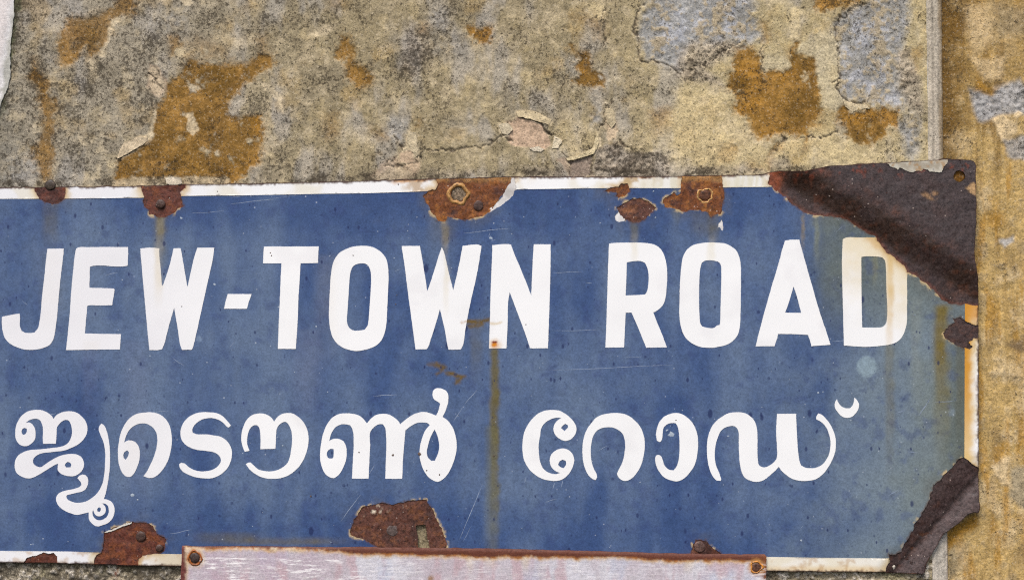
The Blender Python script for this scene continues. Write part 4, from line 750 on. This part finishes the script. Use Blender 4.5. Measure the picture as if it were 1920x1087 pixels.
# ---- lettering
K = 1902 / 420.0
L1 = lambda p: sc(p, 0, 440, K); L2 = lambda p: sc(p, 400, 440, K); L3 = lambda p: sc(p, 720, 440, K); L4 = lambda p: sc(p, 1100, 430, K); L5 = lambda p: sc(p, 1380, 430, K)
M1 = lambda p: sc(p, 0, 720, 6); M2 = lambda p: sc(p, 0, 860, 6); M3 = lambda p: sc(p, 320, 720, 6); M4 = lambda p: sc(p, 590, 720, 6); M5 = lambda p: sc(p, 960, 730, 6); M6 = lambda p: sc(p, 1220, 730, 6); M7 = lambda p: sc(p, 1460, 720, 6)
GLYPH = [
 ('letter', L1([(405,120),(545,118),(543,150),(525,300),(505,480),(480,750),(462,860),(452,895),(420,935),(350,965),(290,975),(215,973),(150,955),(90,925),(50,885),(25,820),(18,760),(20,695),(95,680),(168,668),(172,700),(172,780),(185,815),(215,830),(265,833),(295,828),(325,790),(335,750),(345,690),(360,520),(380,350),(395,200)]), []),
 ('letter', L1([(650,118),(664,109),(750,106),(1088,105),(1090,130),(1085,262),(1080,264),(790,265),(766,272),(760,450),(850,452),(965,455),(975,465),(970,500),(958,570),(955,598),(850,600),(755,600),(743,605),(735,700),(722,837),(850,840),(1028,843),(1025,890),(1020,972),(750,975),(562,978),(575,860),(595,660),(605,500),(625,300),(640,160)]), []),
 ('letter', L1([(1192,118),(1270,110),(1355,115),(1352,150),(1365,280),(1375,435),(1385,425),(1400,385),(1440,260),(1475,115),(1535,115),(1560,260),(1592,445),(1615,340),(1650,190),(1675,110),(1820,110),(1810,190),(1780,330),(1740,510),(1700,690),(1665,850),(1640,950),(1630,975),(1545,975),(1530,930),(1515,830),(1480,620),(1450,720),(1415,850),(1395,930),(1375,972),(1340,978),(1270,978),(1265,930),(1245,720),(1225,500),(1205,280)]), []),
 ('hyphen', L2([(122,503),(325,503),(305,560),(285,628),(90,628),(105,565)]), []),
 ('letter', L2([(430,100),(895,100),(892,160),(888,240),(740,243),(738,300),(725,500),(715,750),(700,968),(548,968),(552,860),(565,550),(578,243),(422,243),(425,170)]), []),
 ('letter', L2([(1255,95),(1330,100),(1395,125),(1440,165),(1470,210),(1482,260),(1488,340),(1485,450),(1478,600),(1470,750),(1455,830),(1430,890),(1395,930),(1340,960),(1290,975),(1220,985),(1150,975),(1080,945),(1040,910),(1010,860),(995,810),(985,740),(982,660),(990,480),(1000,330),(1010,270),(1030,210),(1065,160),(1120,125),(1180,103)]),
   [L2([(1265,243),(1300,250),(1320,270),(1335,310),(1340,370),(1335,500),(1325,640),(1318,730),(1310,770),(1285,805),(1240,812),(1195,813),(1160,795),(1143,770),(1135,735),(1140,640),(1150,490),(1160,350),(1170,300),(1190,265),(1225,248)])]),
 ('letter', L3([(150,97),(305,95),(315,150),(340,300),(368,480),(390,420),(425,310),(465,180),(492,105),(510,150),(545,300),(588,470),(610,380),(640,240),(668,95),(800,85),(828,97),(820,150),(790,330),(740,550),(695,780),(660,960),(648,973),(548,975),(540,940),(515,800),(475,630),(450,720),(400,880),(375,950),(362,971),(268,972),(262,930),(240,760),(205,500),(175,260)]), []),
 ('letter', L3([(920,88),(1060,80),(1078,85),(1110,170),(1165,300),(1250,515),(1258,330),(1265,180),(1272,82),(1415,82),(1413,300),(1405,600),(1392,962),(1240,963),(1210,870),(1140,680),(1068,487),(1055,560),(1050,740),(1040,963),(892,965),(897,800),(905,500),(915,250)]), []),
 ('letter', L4([(190,122),(215,117),(400,113),(520,118),(575,130),(620,160),(655,215),(675,290),(683,380),(678,500),(660,610),(640,650),(590,693),(565,703),(590,770),(640,890),(680,1000),(505,1003),(480,940),(430,820),(380,705),(330,706),(328,760),(318,1000),(158,1002),(165,850),(173,600),(180,350),(187,180)]),
   [L4([(340,280),(400,270),(460,270),(495,285),(515,330),(525,390),(522,470),(510,530),(495,552),(420,557),(330,560),(335,450)])]),
 ('letter', L4([(1040,112),(1130,115),(1180,122),(1225,145),(1260,170),(1285,210),(1303,270),(1308,350),(1308,500),(1305,700),(1300,820),(1282,890),(1250,935),(1200,972),(1120,995),(1060,1003),(970,997),(900,970),(855,935),(825,895),(800,830),(787,740),(787,600),(793,430),(805,300),(820,225),(850,175),(890,140),(960,120)]),
   [L4([(1040,262),(1090,268),(1120,278),(1137,300),(1142,360),(1140,500),(1135,680),(1132,780),(1128,810),(1105,815),(1080,835),(1030,835),(980,823),(965,800),(957,730),(953,600),(955,450),(962,340),(975,285),(1000,268)])]),
 ('letter', L5([(415,95),(470,88),(535,88),(560,180),(600,320),(640,460),(700,670),(760,850),(802,978),(640,990),(630,950),(610,895),(500,888),(355,887),(345,930),(325,990),(165,992),(180,930),(230,740),(300,490),(360,290),(395,160)]), [L5([(487,485),(510,550),(552,708),(415,706),(440,640),(465,560)])]),
 ('letter', L5([(905,85),(925,73),(1050,70),(1185,73),(1300,120),(1400,220),(1448,330),(1450,450),(1450,700),(1448,790),(1435,850),(1405,915),(1370,950),(1310,975),(1200,990),(1100,995),(915,985),(910,800),(903,500),(898,250)]),
   [L5([(1062,235),(1090,230),(1200,232),(1240,240),(1262,265),(1270,320),(1275,500),(1280,760),(1270,800),(1240,828),(1200,832),(1070,832),(1065,600)])]),
 ('letter', M1([(430,288),(500,300),(560,335),(590,365),(603,388),(640,345),(690,318),(760,303),(830,308),(890,335),(940,380),(970,430),(985,510),(970,570),(930,630),(880,675),(800,715),(740,740),(640,755),(540,765),(470,775),(420,795),(385,825),(372,860),(382,895),(420,925),(460,930),(500,905),(560,865),(640,820),(720,792),(800,782),(870,790),(915,815),(940,860),(948,900),(935,950),(900,995),(850,1025),(790,1033),(720,1020),(670,990),(652,965),(650,930),(655,890),(620,905),(560,940),(480,990),(400,1035),(320,1058),(250,1040),(190,1000),(170,950),(165,900),(175,850),(205,800),(260,765),(330,740),(420,732),(560,718),(660,705),(720,690),(770,655),(795,610),(810,550),(808,490),(795,440),(775,408),(745,398),(710,410),(670,445),(645,480),(638,560),(632,640),(628,668),(485,668),(483,600),(485,520),(478,460),(460,415),(430,390),(390,387),(340,400),(290,428),(340,432),(370,455),(395,500),(402,560),(392,620),(360,660),(310,690),(250,690),(210,665),(180,615),(172,540),(182,470),(210,400),(255,345),(310,308),(370,290)]),
   [M1([(280,490),(303,500),(302,535),(285,560),(260,568),(245,545),(247,515),(262,495)]), M1([(765,870),(795,885),(805,905),(795,932),(745,935),(730,910),(742,885)])]),
 ('letter', M2([(875,215),(890,190),(930,175),(965,180),(985,205),(995,245),(985,300),(960,340),(920,365),(850,380),(790,395),(755,405),(745,420),(760,450),(800,475),(860,490),(930,485),(990,465),(1050,425),(1100,375),(1140,310),(1165,230),(1180,120),(1185,0),(1185,-60),(1175,-150),(1150,-230),(1120,-300),(1112,-340),(1120,-375),(1143,-400),(1175,-375),(1200,-320),(1220,-240),(1232,-160),(1240,-40),(1238,60),(1225,200),(1210,300),(1190,390),(1170,448),(1210,455),(1250,475),(1280,515),(1292,570),(1285,620),(1260,675),(1210,720),(1160,740),(1095,755),(1040,725),(1005,680),(1000,625),(1000,597),(940,612),(870,625),(800,610),(740,585),(680,545),(640,490),(632,450),(645,405),(690,370),(760,350),(850,330),(900,310),(918,290),(915,265),(895,240)]),
   [M2([(1150,498),(1185,500),(1215,525),(1225,560),(1222,610),(1200,650),(1160,678),(1120,688),(1080,675),(1050,640),(1043,590),(1052,570),(1060,600),(1080,630),(1120,642),(1160,628),(1188,595),(1192,560),(1180,525)]), M2([(1115,538),(1135,550),(1135,575),(1118,595),(1097,585),(1095,560)])]),
 ('letter', M1([(1700,315),(1780,330),(1850,375),(1900,440),(1925,520),(1935,620),(1930,700),(1910,800),(1880,880),(1830,960),(1780,1015),(1720,1048),(1670,1050),(1615,1030),(1650,985),(1690,910),(1730,820),(1760,720),(1772,610),(1762,550),(1735,500),(1690,460),(1640,440),(1580,440),(1520,460),(1460,510),(1420,580),(1398,655),(1440,632),(1500,637),(1545,670),(1570,730),(1575,800),(1565,870),(1540,940),(1510,1000),(1475,1035),(1430,1038),(1390,1010),(1355,950),(1335,870),(1328,760),(1338,650),(1360,550),(1400,460),(1450,390),(1520,340),(1610,318)]), [M1([(1435,742),(1452,760),(1445,800),(1415,850),(1392,820),(1390,785),(1408,755)])]),
 ('letter', M3([(450,315),(530,328),(600,370),(640,415),(678,462),(655,485),(640,480),(600,440),(550,405),(490,383),(430,380),(370,390),(310,420),(265,465),(245,510),(250,545),(290,558),(400,562),(490,575),(570,592),(620,625),(665,680),(688,740),(690,800),(675,870),(640,940),(580,1000),(510,1040),(440,1058),(360,1055),(270,1040),(190,1010),(130,970),(100,925),(98,895),(120,880),(160,890),(200,925),(260,960),(330,978),(410,975),(480,955),(540,910),(565,865),(560,825),(535,790),(480,762),(400,748),(300,735),(220,710),(160,670),(125,620),(112,560),(120,490),(150,425),(210,365),(290,325),(370,313)]), []),
 ('letter', M3([(980,328),(1050,330),(1110,355),(1150,395),(1165,420),(1200,370),(1250,335),(1310,322),(1370,328),(1430,360),(1490,420),(1530,490),(1550,570),(1548,680),(1520,790),(1470,890),(1410,960),(1330,1020),(1250,1050),(1150,1060),(1050,1050),(960,1010),(890,955),(845,895),(870,882),(900,877),(940,915),(990,955),(1060,975),(1140,975),(1210,960),(1270,925),(1315,885),(1340,820),(1360,720),(1367,620),(1362,540),(1340,475),(1310,430),(1290,422),(1240,440),(1200,485),(1190,530),(1185,640),(1178,725),(1010,728),(1012,640),(1008,550),(998,490),(975,460),(945,458),(900,490),(870,560),(860,640),(870,700),(888,745),(835,758),(810,700),(795,620),(800,540),(825,460),(860,395),(910,350)]), []),
 ('letter', M4([(345,325),(430,330),(500,350),(555,395),(590,437),(640,380),(700,340),(770,330),(840,340),(900,375),(945,415),(963,447),(1020,400),(1090,350),(1160,320),(1230,310),(1300,325),(1368,350),(1395,290),(1412,220),(1400,205),(1345,170),(1328,130),(1330,80),(1355,50),(1400,43),(1460,60),(1495,95),(1505,140),(1500,210),(1475,290),(1440,365),(1500,410),(1550,480),(1580,560),(1597,650),(1595,740),(1570,850),(1530,950),(1480,1030),(1420,1080),(1380,1093),(1340,1080),(1280,1040),(1230,970),(1195,880),(1180,780),(1190,680),(1215,590),(1250,510),(1295,460),(1275,438),(1220,427),(1150,435),(1080,470),(1022,515),(1010,650),(995,850),(985,1060),(795,1060),(800,900),(808,700),(803,550),(795,490),(770,447),(720,450),(670,480),(630,530),(625,700),(615,900),(608,1058),(422,1058),(430,880),(440,680),(437,560),(425,500),(400,460),(350,447),(300,450),(240,480),(195,540),(165,635),(210,613),(270,613),(325,640),(355,700),(362,770),(350,860),(315,950),(270,1020),(220,1052),(170,1042),(110,990),(75,900),(62,800),(70,680),(95,560),(140,450),(200,375),(270,335)]),
   [M4([(185,722),(215,728),(215,790),(210,825),(185,835),(150,825),(137,785),(150,745)]), M4([(1350,505),(1375,560),(1395,630),(1402,700),(1390,770),(1352,858),(1310,858),(1275,820),(1262,770),(1275,690),(1305,590)])]),
 ('letter', M5([(450,228),(530,235),(590,265),(650,310),(700,370),(725,430),(715,490),(670,550),(600,575),(540,555),(490,510),(465,450),(480,385),(520,340),(555,318),(500,315),(430,335),(370,375),(335,420),(315,520),(300,620),(305,730),(320,820),(355,890),(420,935),(490,948),(540,935),(490,915),(445,870),(425,810),(435,740),(480,690),(550,662),(620,670),(675,715),(698,780),(690,850),(650,930),(600,985),(530,1020),(430,1022),(340,1000),(260,955),(190,890),(140,800),(118,690),(118,590),(135,490),(175,400),(230,325),(300,265),(370,235)]),
   [M5([(600,383),(630,400),(630,425),(590,465),(550,428),(575,400)]), M5([(570,785),(605,800),(608,840),(580,882),(545,870),(518,845),(535,805)])]),
 ('letter', M5([(1160,262),(1250,270),(1330,305),(1400,365),(1455,440),(1485,530),(1493,630),(1480,740),(1450,850),(1400,940),(1340,1000),(1270,1025),(1220,1005),(1190,970),(1180,945),(1200,900),(1240,820),(1265,720),(1272,620),(1262,540),(1240,490),(1190,450),(1130,425),(1070,422),(1000,435),(945,470),(910,530),(890,620),(885,720),(895,810),(920,890),(950,945),(958,985),(940,1015),(910,1005),(860,960),(820,880),(797,780),(792,660),(805,550),(840,450),(890,380),(945,315),(1030,278)]), []),
 ('letter', M6([(290,262),(350,275),(420,320),(470,375),(505,440),(528,530),(533,620),(520,750),(490,850),(440,930),(370,1000),(300,1030),(220,1015),(150,985),(95,920),(60,840),(50,770),(60,740),(85,730),(115,745),(135,790),(155,850),(200,895),(255,907),(290,865),(315,780),(325,680),(322,560),(315,470),(300,410),(280,375),(230,375),(175,395),(145,430),(135,480),(128,550),(115,580),(95,588),(70,570),(60,510),(72,430),(100,360),(150,305),(220,272)]), []),
 ('letter', M6([(930,255),(1010,255),(1070,268),(1130,310),(1170,360),(1190,420),(1200,520),(1200,680),(1205,790),(1215,840),(1245,868),(1290,870),(1340,850),(1390,810),(1415,775),(1420,650),(1412,500),(1415,350),(1420,272),(1635,270),(1640,400),(1650,600),(1660,720),(1675,810),(1690,850),(1740,875),(1810,882),(1880,870),(1940,830),(1990,760),(2015,680),(2022,590),(2005,500),(1970,420),(1920,365),(1865,335),(1860,318),(1885,265),(1930,285),(1990,350),(2040,430),(2070,510),(2082,600),(2075,690),(2040,790),(1990,880),(1910,970),(1840,1010),(1740,1025),(1660,1020),(1580,995),(1520,955),(1470,910),(1440,865),(1400,910),(1330,970),(1270,1015),(1200,1035),(1130,1025),(1060,990),(1025,930),(1005,850),(995,750),(990,600),(988,480),(975,440),(945,412),(890,410),(830,430),(785,470),(750,550),(725,650),(720,750),(735,850),(770,935),(793,1005),(785,1022),(740,1020),(705,985),(665,900),(640,790),(632,650),(645,530),(680,430),(740,350),(800,305),(860,270)]), []),
 ('vowel_mark', M7([(655,165),(660,185),(680,220),(710,252),(750,268),(805,268),(830,240),(845,195),(848,150),(870,165),(890,195),(902,220),(897,270),(870,320),(830,360),(770,377),(710,360),(665,315),(635,270),(628,220),(640,185)]), []),
]
for i, (nm, P, hs) in enumerate(GLYPH):
    Q = smooth(P); Q = Q + np.stack([fbm(Q[:, 0], Q[:, 1], 7, 2, 140), fbm(Q[:, 0], Q[:, 1], 7, 2, 141)], 1) * .22
    cut = [smooth(p) for p in hs]
    if i == 11: cut = cut + [BARE['g'][0]]
    o = sheet(nm, [Q], cut, 1.8 if i == 7 else 2.8, lambda x, y: HP(x, y) + 1.75, .8, white_tint, ENAMEL, ROOT, grainfun=ZERO)
    if i == 11: o['label'] = 'yellow stained letter D cut off by the rusted corner'

# ---- nails, rings and scratches
def lathe(name, cx, cy, h0, prof, mat, parent, tint, seed=0, seg=22, wob=.06):
    a = np.linspace(0, 2 * np.pi, seg, endpoint=False); V = []; F = []
    for r, h in prof:
        rr = r * (1 + wob * fbm(np.cos(a) * 2 + seed, np.sin(a) * 2 + 3 * seed, 1.3, 2, seed))
        V.append(world(cx + rr * np.cos(a), cy + rr * np.sin(a), h0 + h + .25 * fbm(np.cos(a) * r + 9 * seed, np.sin(a) * r, 2.5, 2, seed + 1)))
    m = len(prof)
    for k in range(m - 1):
        for j in range(seg):
            j2 = (j + 1) % seg; F.append((k * seg + j, k * seg + j2, (k + 1) * seg + j2, (k + 1) * seg + j))
    V = np.concatenate(V)
    F = [list(reversed(f)) for f in F]
    n = fbm(V[:, 0] / U, V[:, 2] / U, 5, 3, seed + 5)
    t = flat(tint, len(V)) * (1 + .4 * n)[:, None]
    return mesh_obj(name, V, F, mat, parent, t)
def nail(cx, cy, r, parent, base, tint=(.066, .036, .028), seed=0, tall=3.0):
    return lathe('nail_head', cx, cy, base, [(r * .9, -2), (r, .3), (r * .98, tall * .6), (r * .82, tall * .92), (r * .45, tall), (.01, tall * 1.02)], RUST, parent, tint, seed)
def ring(cx, cy, r, wd, parent, base, tint, seed=0):
    return lathe('rust_ring', cx, cy, base, [(r + wd, -1), (r + wd * .8, .8), (r + wd * .4, 1.5), (r, 1.0), (r - wd * .2, -1.5)], RUST, parent, tint, seed, 36, .22)
nail(95, 347, 10, ROOT, .5, (.05, .035, .025), 1, 4); nail(301.7, 382.5, 9.3, ROOT, .4, seed=2, tall=4.5); nail(897, 385.5, 9.6, ROOT, .2, (.070, .036, .028), 3, 1.4)
nail(1321.7, 366, 10.2, ROOT, .2, (.10, .035, .014), 4, 1.6); ring(1321.7, 366, 11.5, 3.2, ROOT, .2, (.50, .29, .10), 5); ring(860, 364, 14, 6.5, ROOT, .0, (.36, .19, .06), 6)
nail(264.6, 1004.6, 9.6, ROOT, .3, seed=7, tall=3); nail(299, 1026.5, 7.2, ROOT, .3, seed=8, tall=4); nail(735.5, 994, 11, ROOT, .2, (.085, .062, .056), 9, 1.6); nail(1311.5, 1024, 11, ROOT, .2, (.10, .055, .045), 10, 2.4)

def scratches():
    rng = random.Random(4)
    S = [((480,377),(565,365)),((430,371),(515,361)),((432,382),(520,373)),((870,437),(956,428)),((1035,511),(1090,510)),((1034,620),(1130,618)),((1030,694),(1260,684)),((895,730),(872,756)),((868,762),(850,790)),((700,742),(745,739)),((905,906),(862,1010)),
         ((350,905),(380,870)),((320,1000),(360,992)),((868,1015),(884,985)),((1498,995),(1506,984)),((1752,754),(1790,751)),((1722,780),(1745,745)),((640,975),(676,926)),((690,892),(703,870)),((918,440),(924,452)),((921,452),(932,448)),((916,444),(919,436)),((320,770),(262,774)),((360,400),(420,396)),((440,640),(430,652)),
         ((1170,670),(1205,668)),((1560,640),(1600,636)),((1055,900),(1052,914)),((1040,905),(1036,916)),((985,895),(984,905)),((1545,840),(1560,836))]
    for _ in range(24):
        x = rng.uniform(10, 1780); y = rng.uniform(380, 1015); a = rng.gauss(-.15, .5); L = rng.uniform(4, 26); S.append(((x, y), (x + L * math.cos(a), y + L * math.sin(a))))
    V = []; F = []; wl = [p for _, p, _ in GLYPH] + CHIPS
    for (x0, y0), (x1, y1) in S:
        L = math.hypot(x1 - x0, y1 - y0); nx, ny = -(y1 - y0) / L, (x1 - x0) / L; n = max(2, int(L / 4)); b = len(V); wd = rng.uniform(.25, .6)
        on = np.array([0.0]); mx, my = np.array([(x0 + x1) / 2]), np.array([(y0 + y1) / 2])
        if any(inpoly(p, mx, my)[0] for p in wl): continue
        ph = rng.uniform(0, 6)
        for k in range(n + 1):
            t = k / n; x = x0 + (x1 - x0) * t; y = y0 + (y1 - y0) * t + .5 * math.sin(t * 7 + ph); ww = wd * (math.sin(math.pi * min(max(t, .03), .97)) ** .5) * rng.uniform(.5, 1.2)
            h = HP(np.array([x]), np.array([y]))[0] + 1.32
            V += [(x + nx * ww, y + ny * ww, h), (x - nx * ww, y - ny * ww, h)]
            if k: F.append((b + 2 * k - 2, b + 2 * k - 1, b + 2 * k + 1, b + 2 * k))
    V = np.array(V); o = mesh_obj('scratch_marks', world(V[:, 0], V[:, 1], V[:, 2]), F, ENAMEL, ROOT, flat((.27, .33, .44), len(V)), np.zeros(len(V))); o['kind'] = 'stuff'
scratches()

# little white chips of glaze scattered over the panel
def glaze_chips():
    rng = random.Random(9); V = []; F = []
    spots = [(340,409,3),(402,533,3.2),(593,612,2.4),(1457,633,2.2),(1534,736,3),(1543,734,2),(1258,813,7),(1250,806,3),(921,446,4),(530,835,2.2),(520,819,1.6),(1562,680,1.8),(1502,1012,2.2),(58,1020,2),(248,927,5),(258,936,3),(1180,377,2),(1365,817,2.4),(1225,359,2),(1229,408,2),(1125,418,2)]
    spots += [(rng.uniform(5, 1790), rng.uniform(380, 1015), rng.uniform(.4, .9)) for _ in range(55)]
    for x, y, r in [(a, b_, c_ * .75) for a, b_, c_ in spots]:
        if any(inpoly(p, np.array([x]), np.array([y]))[0] for p in CHIPS): continue
        h = HP(np.array([x]), np.array([y]))[0] + 1.3; b = len(V); k = 7
        V.append((x, y, h + .3))
        for j in range(k):
            a = -j * 2 * math.pi / k; q = r * rng.uniform(.5, 1.15); V.append((x + q * 1.2 * math.cos(a), y + q * math.sin(a), h))
        for j in range(k): F.append((b, b + 1 + j, b + 1 + (j + 1) % k))
    V = np.array(V); o = mesh_obj('glaze_chips', world(V[:, 0], V[:, 1], V[:, 2]), F, ENAMEL, ROOT, flat((.36, .42, .49), len(V)), np.zeros(len(V)), False); o['kind'] = 'stuff'
glaze_chips()
def glaze_pits():
    rng = random.Random(11); V = []; F = []
    for x, y, r_ in [(507,474,1.3),(509,479,1.5),(662,479,1.3),(673.5,847,1.6),(737,852,2.2),(788,850,2),(800,881,1.5),(824,889,1.6),(986,608,1.4),(744,553,1),(742,570,1.2),(926,854,1.8),(583,929,2),(408,359,1.3),(407,366,1.0),(747,346,1.6),(341,574,1.2),(1267,787,1.5),(787,850,3.4)]:
        h = HP(np.array([x]), np.array([y]))[0] + 2.05; b = len(V); k = 8; V.append((x, y, h + .2))
        for j in range(k):
            a = -j * 2 * math.pi / k; q = r_ * rng.uniform(.6, 1.15); V.append((x + q * math.cos(a), y + q * math.sin(a), h))
        for j in range(k): F.append((b, b + 1 + j, b + 1 + (j + 1) % k))
    V = np.array(V); o = mesh_obj('glaze_pits', world(V[:, 0], V[:, 1], V[:, 2]), F, RUST, ROOT, flat((.12, .08, .06), len(V)), np.zeros(len(V)), False); o['kind'] = 'stuff'
glaze_pits()
# what fills the old fixing holes, and the ivory enamel left along the top of the bent corner
def plug(cx, cy, r_, h, tint, seed):
    o = lathe('hole_plug', cx, cy, h, [(r_, -3), (r_ * .97, 0), (r_ * .7, .8), (r_ * .3, .3), (.01, .9)], PLASTER, ROOT, tint, seed, 26, .04)
    at = o.data.attributes.new('grain', 'FLOAT', 'POINT'); at.data.foreach_set('value', np.full(len(o.data.vertices), .55, np.float32))
plug(1796.3, 331, 13, HP(np.array([1796.3]), np.array([331.]))[0] - 6, (.20, .095, .020), 31); plug(860, 364, 16, -2.4, (.24, .18, .125), 32)
IV = rough(A4(1440,290)([(880,60),(905,95),(940,100),(962,118),(975,100),(1010,112),(1040,128),(1070,136),(1110,125),(1140,128),(1152,112),(1185,112),(1205,132),(1245,137),(1290,130),(1305,95),(1330,70),(1338,30),(1100,20)]), 1.6, 1.4, 6, 19)
sheet('ivory_enamel_remnant', [PLATE, IV], [], 2.4, lambda x, y: HP(x, y) + 1.3, .9, lambda x, y: mixc(mixc(flat((.36, .32, .25), len(x)), (.50, .47, .39), ss(-.2, .5, fbm(x, y, 12, 3, 170))), (.36, .20, .07), ss(.15, .6, fbm(x, y, 8, 3, 171)) * .7), ENAMEL, ROOT, grainfun=lambda x, y: np.full(len(x), .4))
WC = rough(sc([(925,282),(1000,252),(1080,217),(1150,190),(1195,180),(1160,205),(1090,228),(1040,250),(985,272)],0,940,4.8), 1.4, 1.2, 5, 20)
sheet('white_ground_chip', [WC], [], 2.0, lambda x, y: HP(x, y) + 1.7, 1.0, lambda x, y: mixc(flat((.66, .64, .58), len(x)), (.40, .36, .28), ss(.0, .5, fbm(x, y, 6, 3, 172))), ENAMEL, ROOT, grainfun=ZERO)

# ------------------------------------------------------------------ the lower sign hung over its foot
LOW = thing('lower_sign', 'pale scratched blank metal sign with rusty rim below the blue sign', 'sign', ((889 - CX) * U, -.008, Z0 - .6))
LP = [(343,1022),(640,1023.5),(880,1026),(1000,1028.5),(1120,1031.5),(1280,1036),(1400,1037.3),(1433,1037),(1436,1041),(1435,1087),(1433,1500),(335,1500),(340,1087)]
LPQ = resample(LP, 6); LPQ = LPQ + np.stack([fbm(LPQ[:, 0], LPQ[:, 1], 14, 3, 150), fbm(LPQ[:, 0], LPQ[:, 1], 14, 3, 151)], 1) * .9
ltop = lambda x: np.interp(x, [343, 640, 880, 1000, 1120, 1280, 1436], [1022, 1023.5, 1026, 1028.5, 1031.5, 1036, 1037])
def HL(x, y): return 9 + .8 * fbm(x, y, 200, 3, 152) - 2.2 * ss(4, 0, y - ltop(x)) - 1.5 * ss(4, 0, x - 341)
def low_tint(x, y):
    n = len(x); n1 = fbm(x, y, 120, 3, 160); n2 = fbm(x, y, 36, 4, 161); n3 = fbm(x, y, 13, 3, 162); nv = fbm(x, y, 22, 3, 163, 70); n4 = fbm(x, y, 6, 3, 164)
    c = flat((.50, .44, .48), n)
    c = mixc(c, (.60, .59, .64), ss(-.1, .6, n1 + .4 * nv) * .9); c = mixc(c, (.50, .35, .38), ss(.0, .6, nv - .3 * n2) * .75); c = mixc(c, (.46, .50, .62), ss(.3, .8, fbm(x, y, 40, 3, 165, 100)) * .5)
    c = mixc(c, (.46, .36, .43), ss(640, 560, x) * ss(0, .6, n2 + .2) * .6); c = mixc(c, (.40, .38, .38), ss(.35, .8, n3) * .3)
    t = y - ltop(x)
    for xc, wd, L in [(920,16,30),(985,10,40),(1290,14,30),(800,18,18),(700,14,14),(560,20,10),(1080,10,16),(880,8,40)]:
        m = ss(wd, wd * .2, np.abs(x - xc + 3 * n3)) * ss(L * 1.5, 4, t); c = mixc(c, (.68, .55, .36), m * .6)
    wdt = 13 + 3 * n2 + 2.5 * n3 - 8.5 * ss(680, 560, x) + 3 * ss(700, 900, x) * ss(1000, 900, x)
    c = mixc(c, (.62, .42, .20), ss(wdt + 7, wdt, t + 2 * n4) * .8); c = mixc(c, (.34, .13, .03), ss(wdt + 2.5, wdt - 1.5, t + 1.5 * n4)); c = mixc(c, (.105, .030, .019), ss(wdt - .5, wdt - 3, t + 2 * n3) * .95)
    c = mixc(c, (.66, .56, .40), ss(.1, .5, n3) * ss(640, 520, x) * ss(1.5, 3, t) * ss(9, 6, t) * .7)
    l = x - 341; wl = 9 + 2 * n2
    c = mixc(c, (.56, .38, .20), ss(wl + 7, wl, l + 3 * n3) * .7); c = mixc(c, (.130, .036, .030), ss(wl + 1.5, wl - 2, l + 1.5 * n3))
    r = 1435 - x; c = mixc(c, (.17, .055, .02), ss(14, 5, r + 4 * n3))
    q = np.hypot(x - 367, y - 1043) + 2.5 * n4; c = mixc(c, (.66, .52, .34), ss(24, 14, q) * .7); c = mixc(c, (.45, .14, .02), ss(16, 11, q))
    q = np.hypot(x - 1417, y - 1061) + 2 * n4; c = mixc(c, (.50, .24, .07), ss(20, 12, q) * .8)
    q = np.hypot(x - 808, (y - 1084) * .8) + 2 * n4; c = mixc(c, (.30, .16, .06), ss(7, 3, q) * .8)
    return c
def low_grain(x, y):
    t = y - ltop(x); return ss(14, 24, t) * ss(14, 24, x - 341) * (.45 + .55 * ss(720, 600, x) + .4 * fbm(x, y, 60, 3, 166))
sheet('metal_panel', [LPQ], [], 3.4, HL, 2.5, low_tint, PAINT, LOW, grainfun=low_grain)
nail(367, 1043.5, 9.5, LOW, 9.0, (.045, .028, .024), 21, 2.2); nail(1417, 1061, 8.5, LOW, 8.6, (.12, .05, .03), 22, 1.6)
ring(1417, 1061, 9.5, 3.2, LOW, 9.0, (.50, .20, .03), 23); ring(367, 1043.5, 10.5, 3.0, LOW, 8.8, (.30, .085, .015), 24)
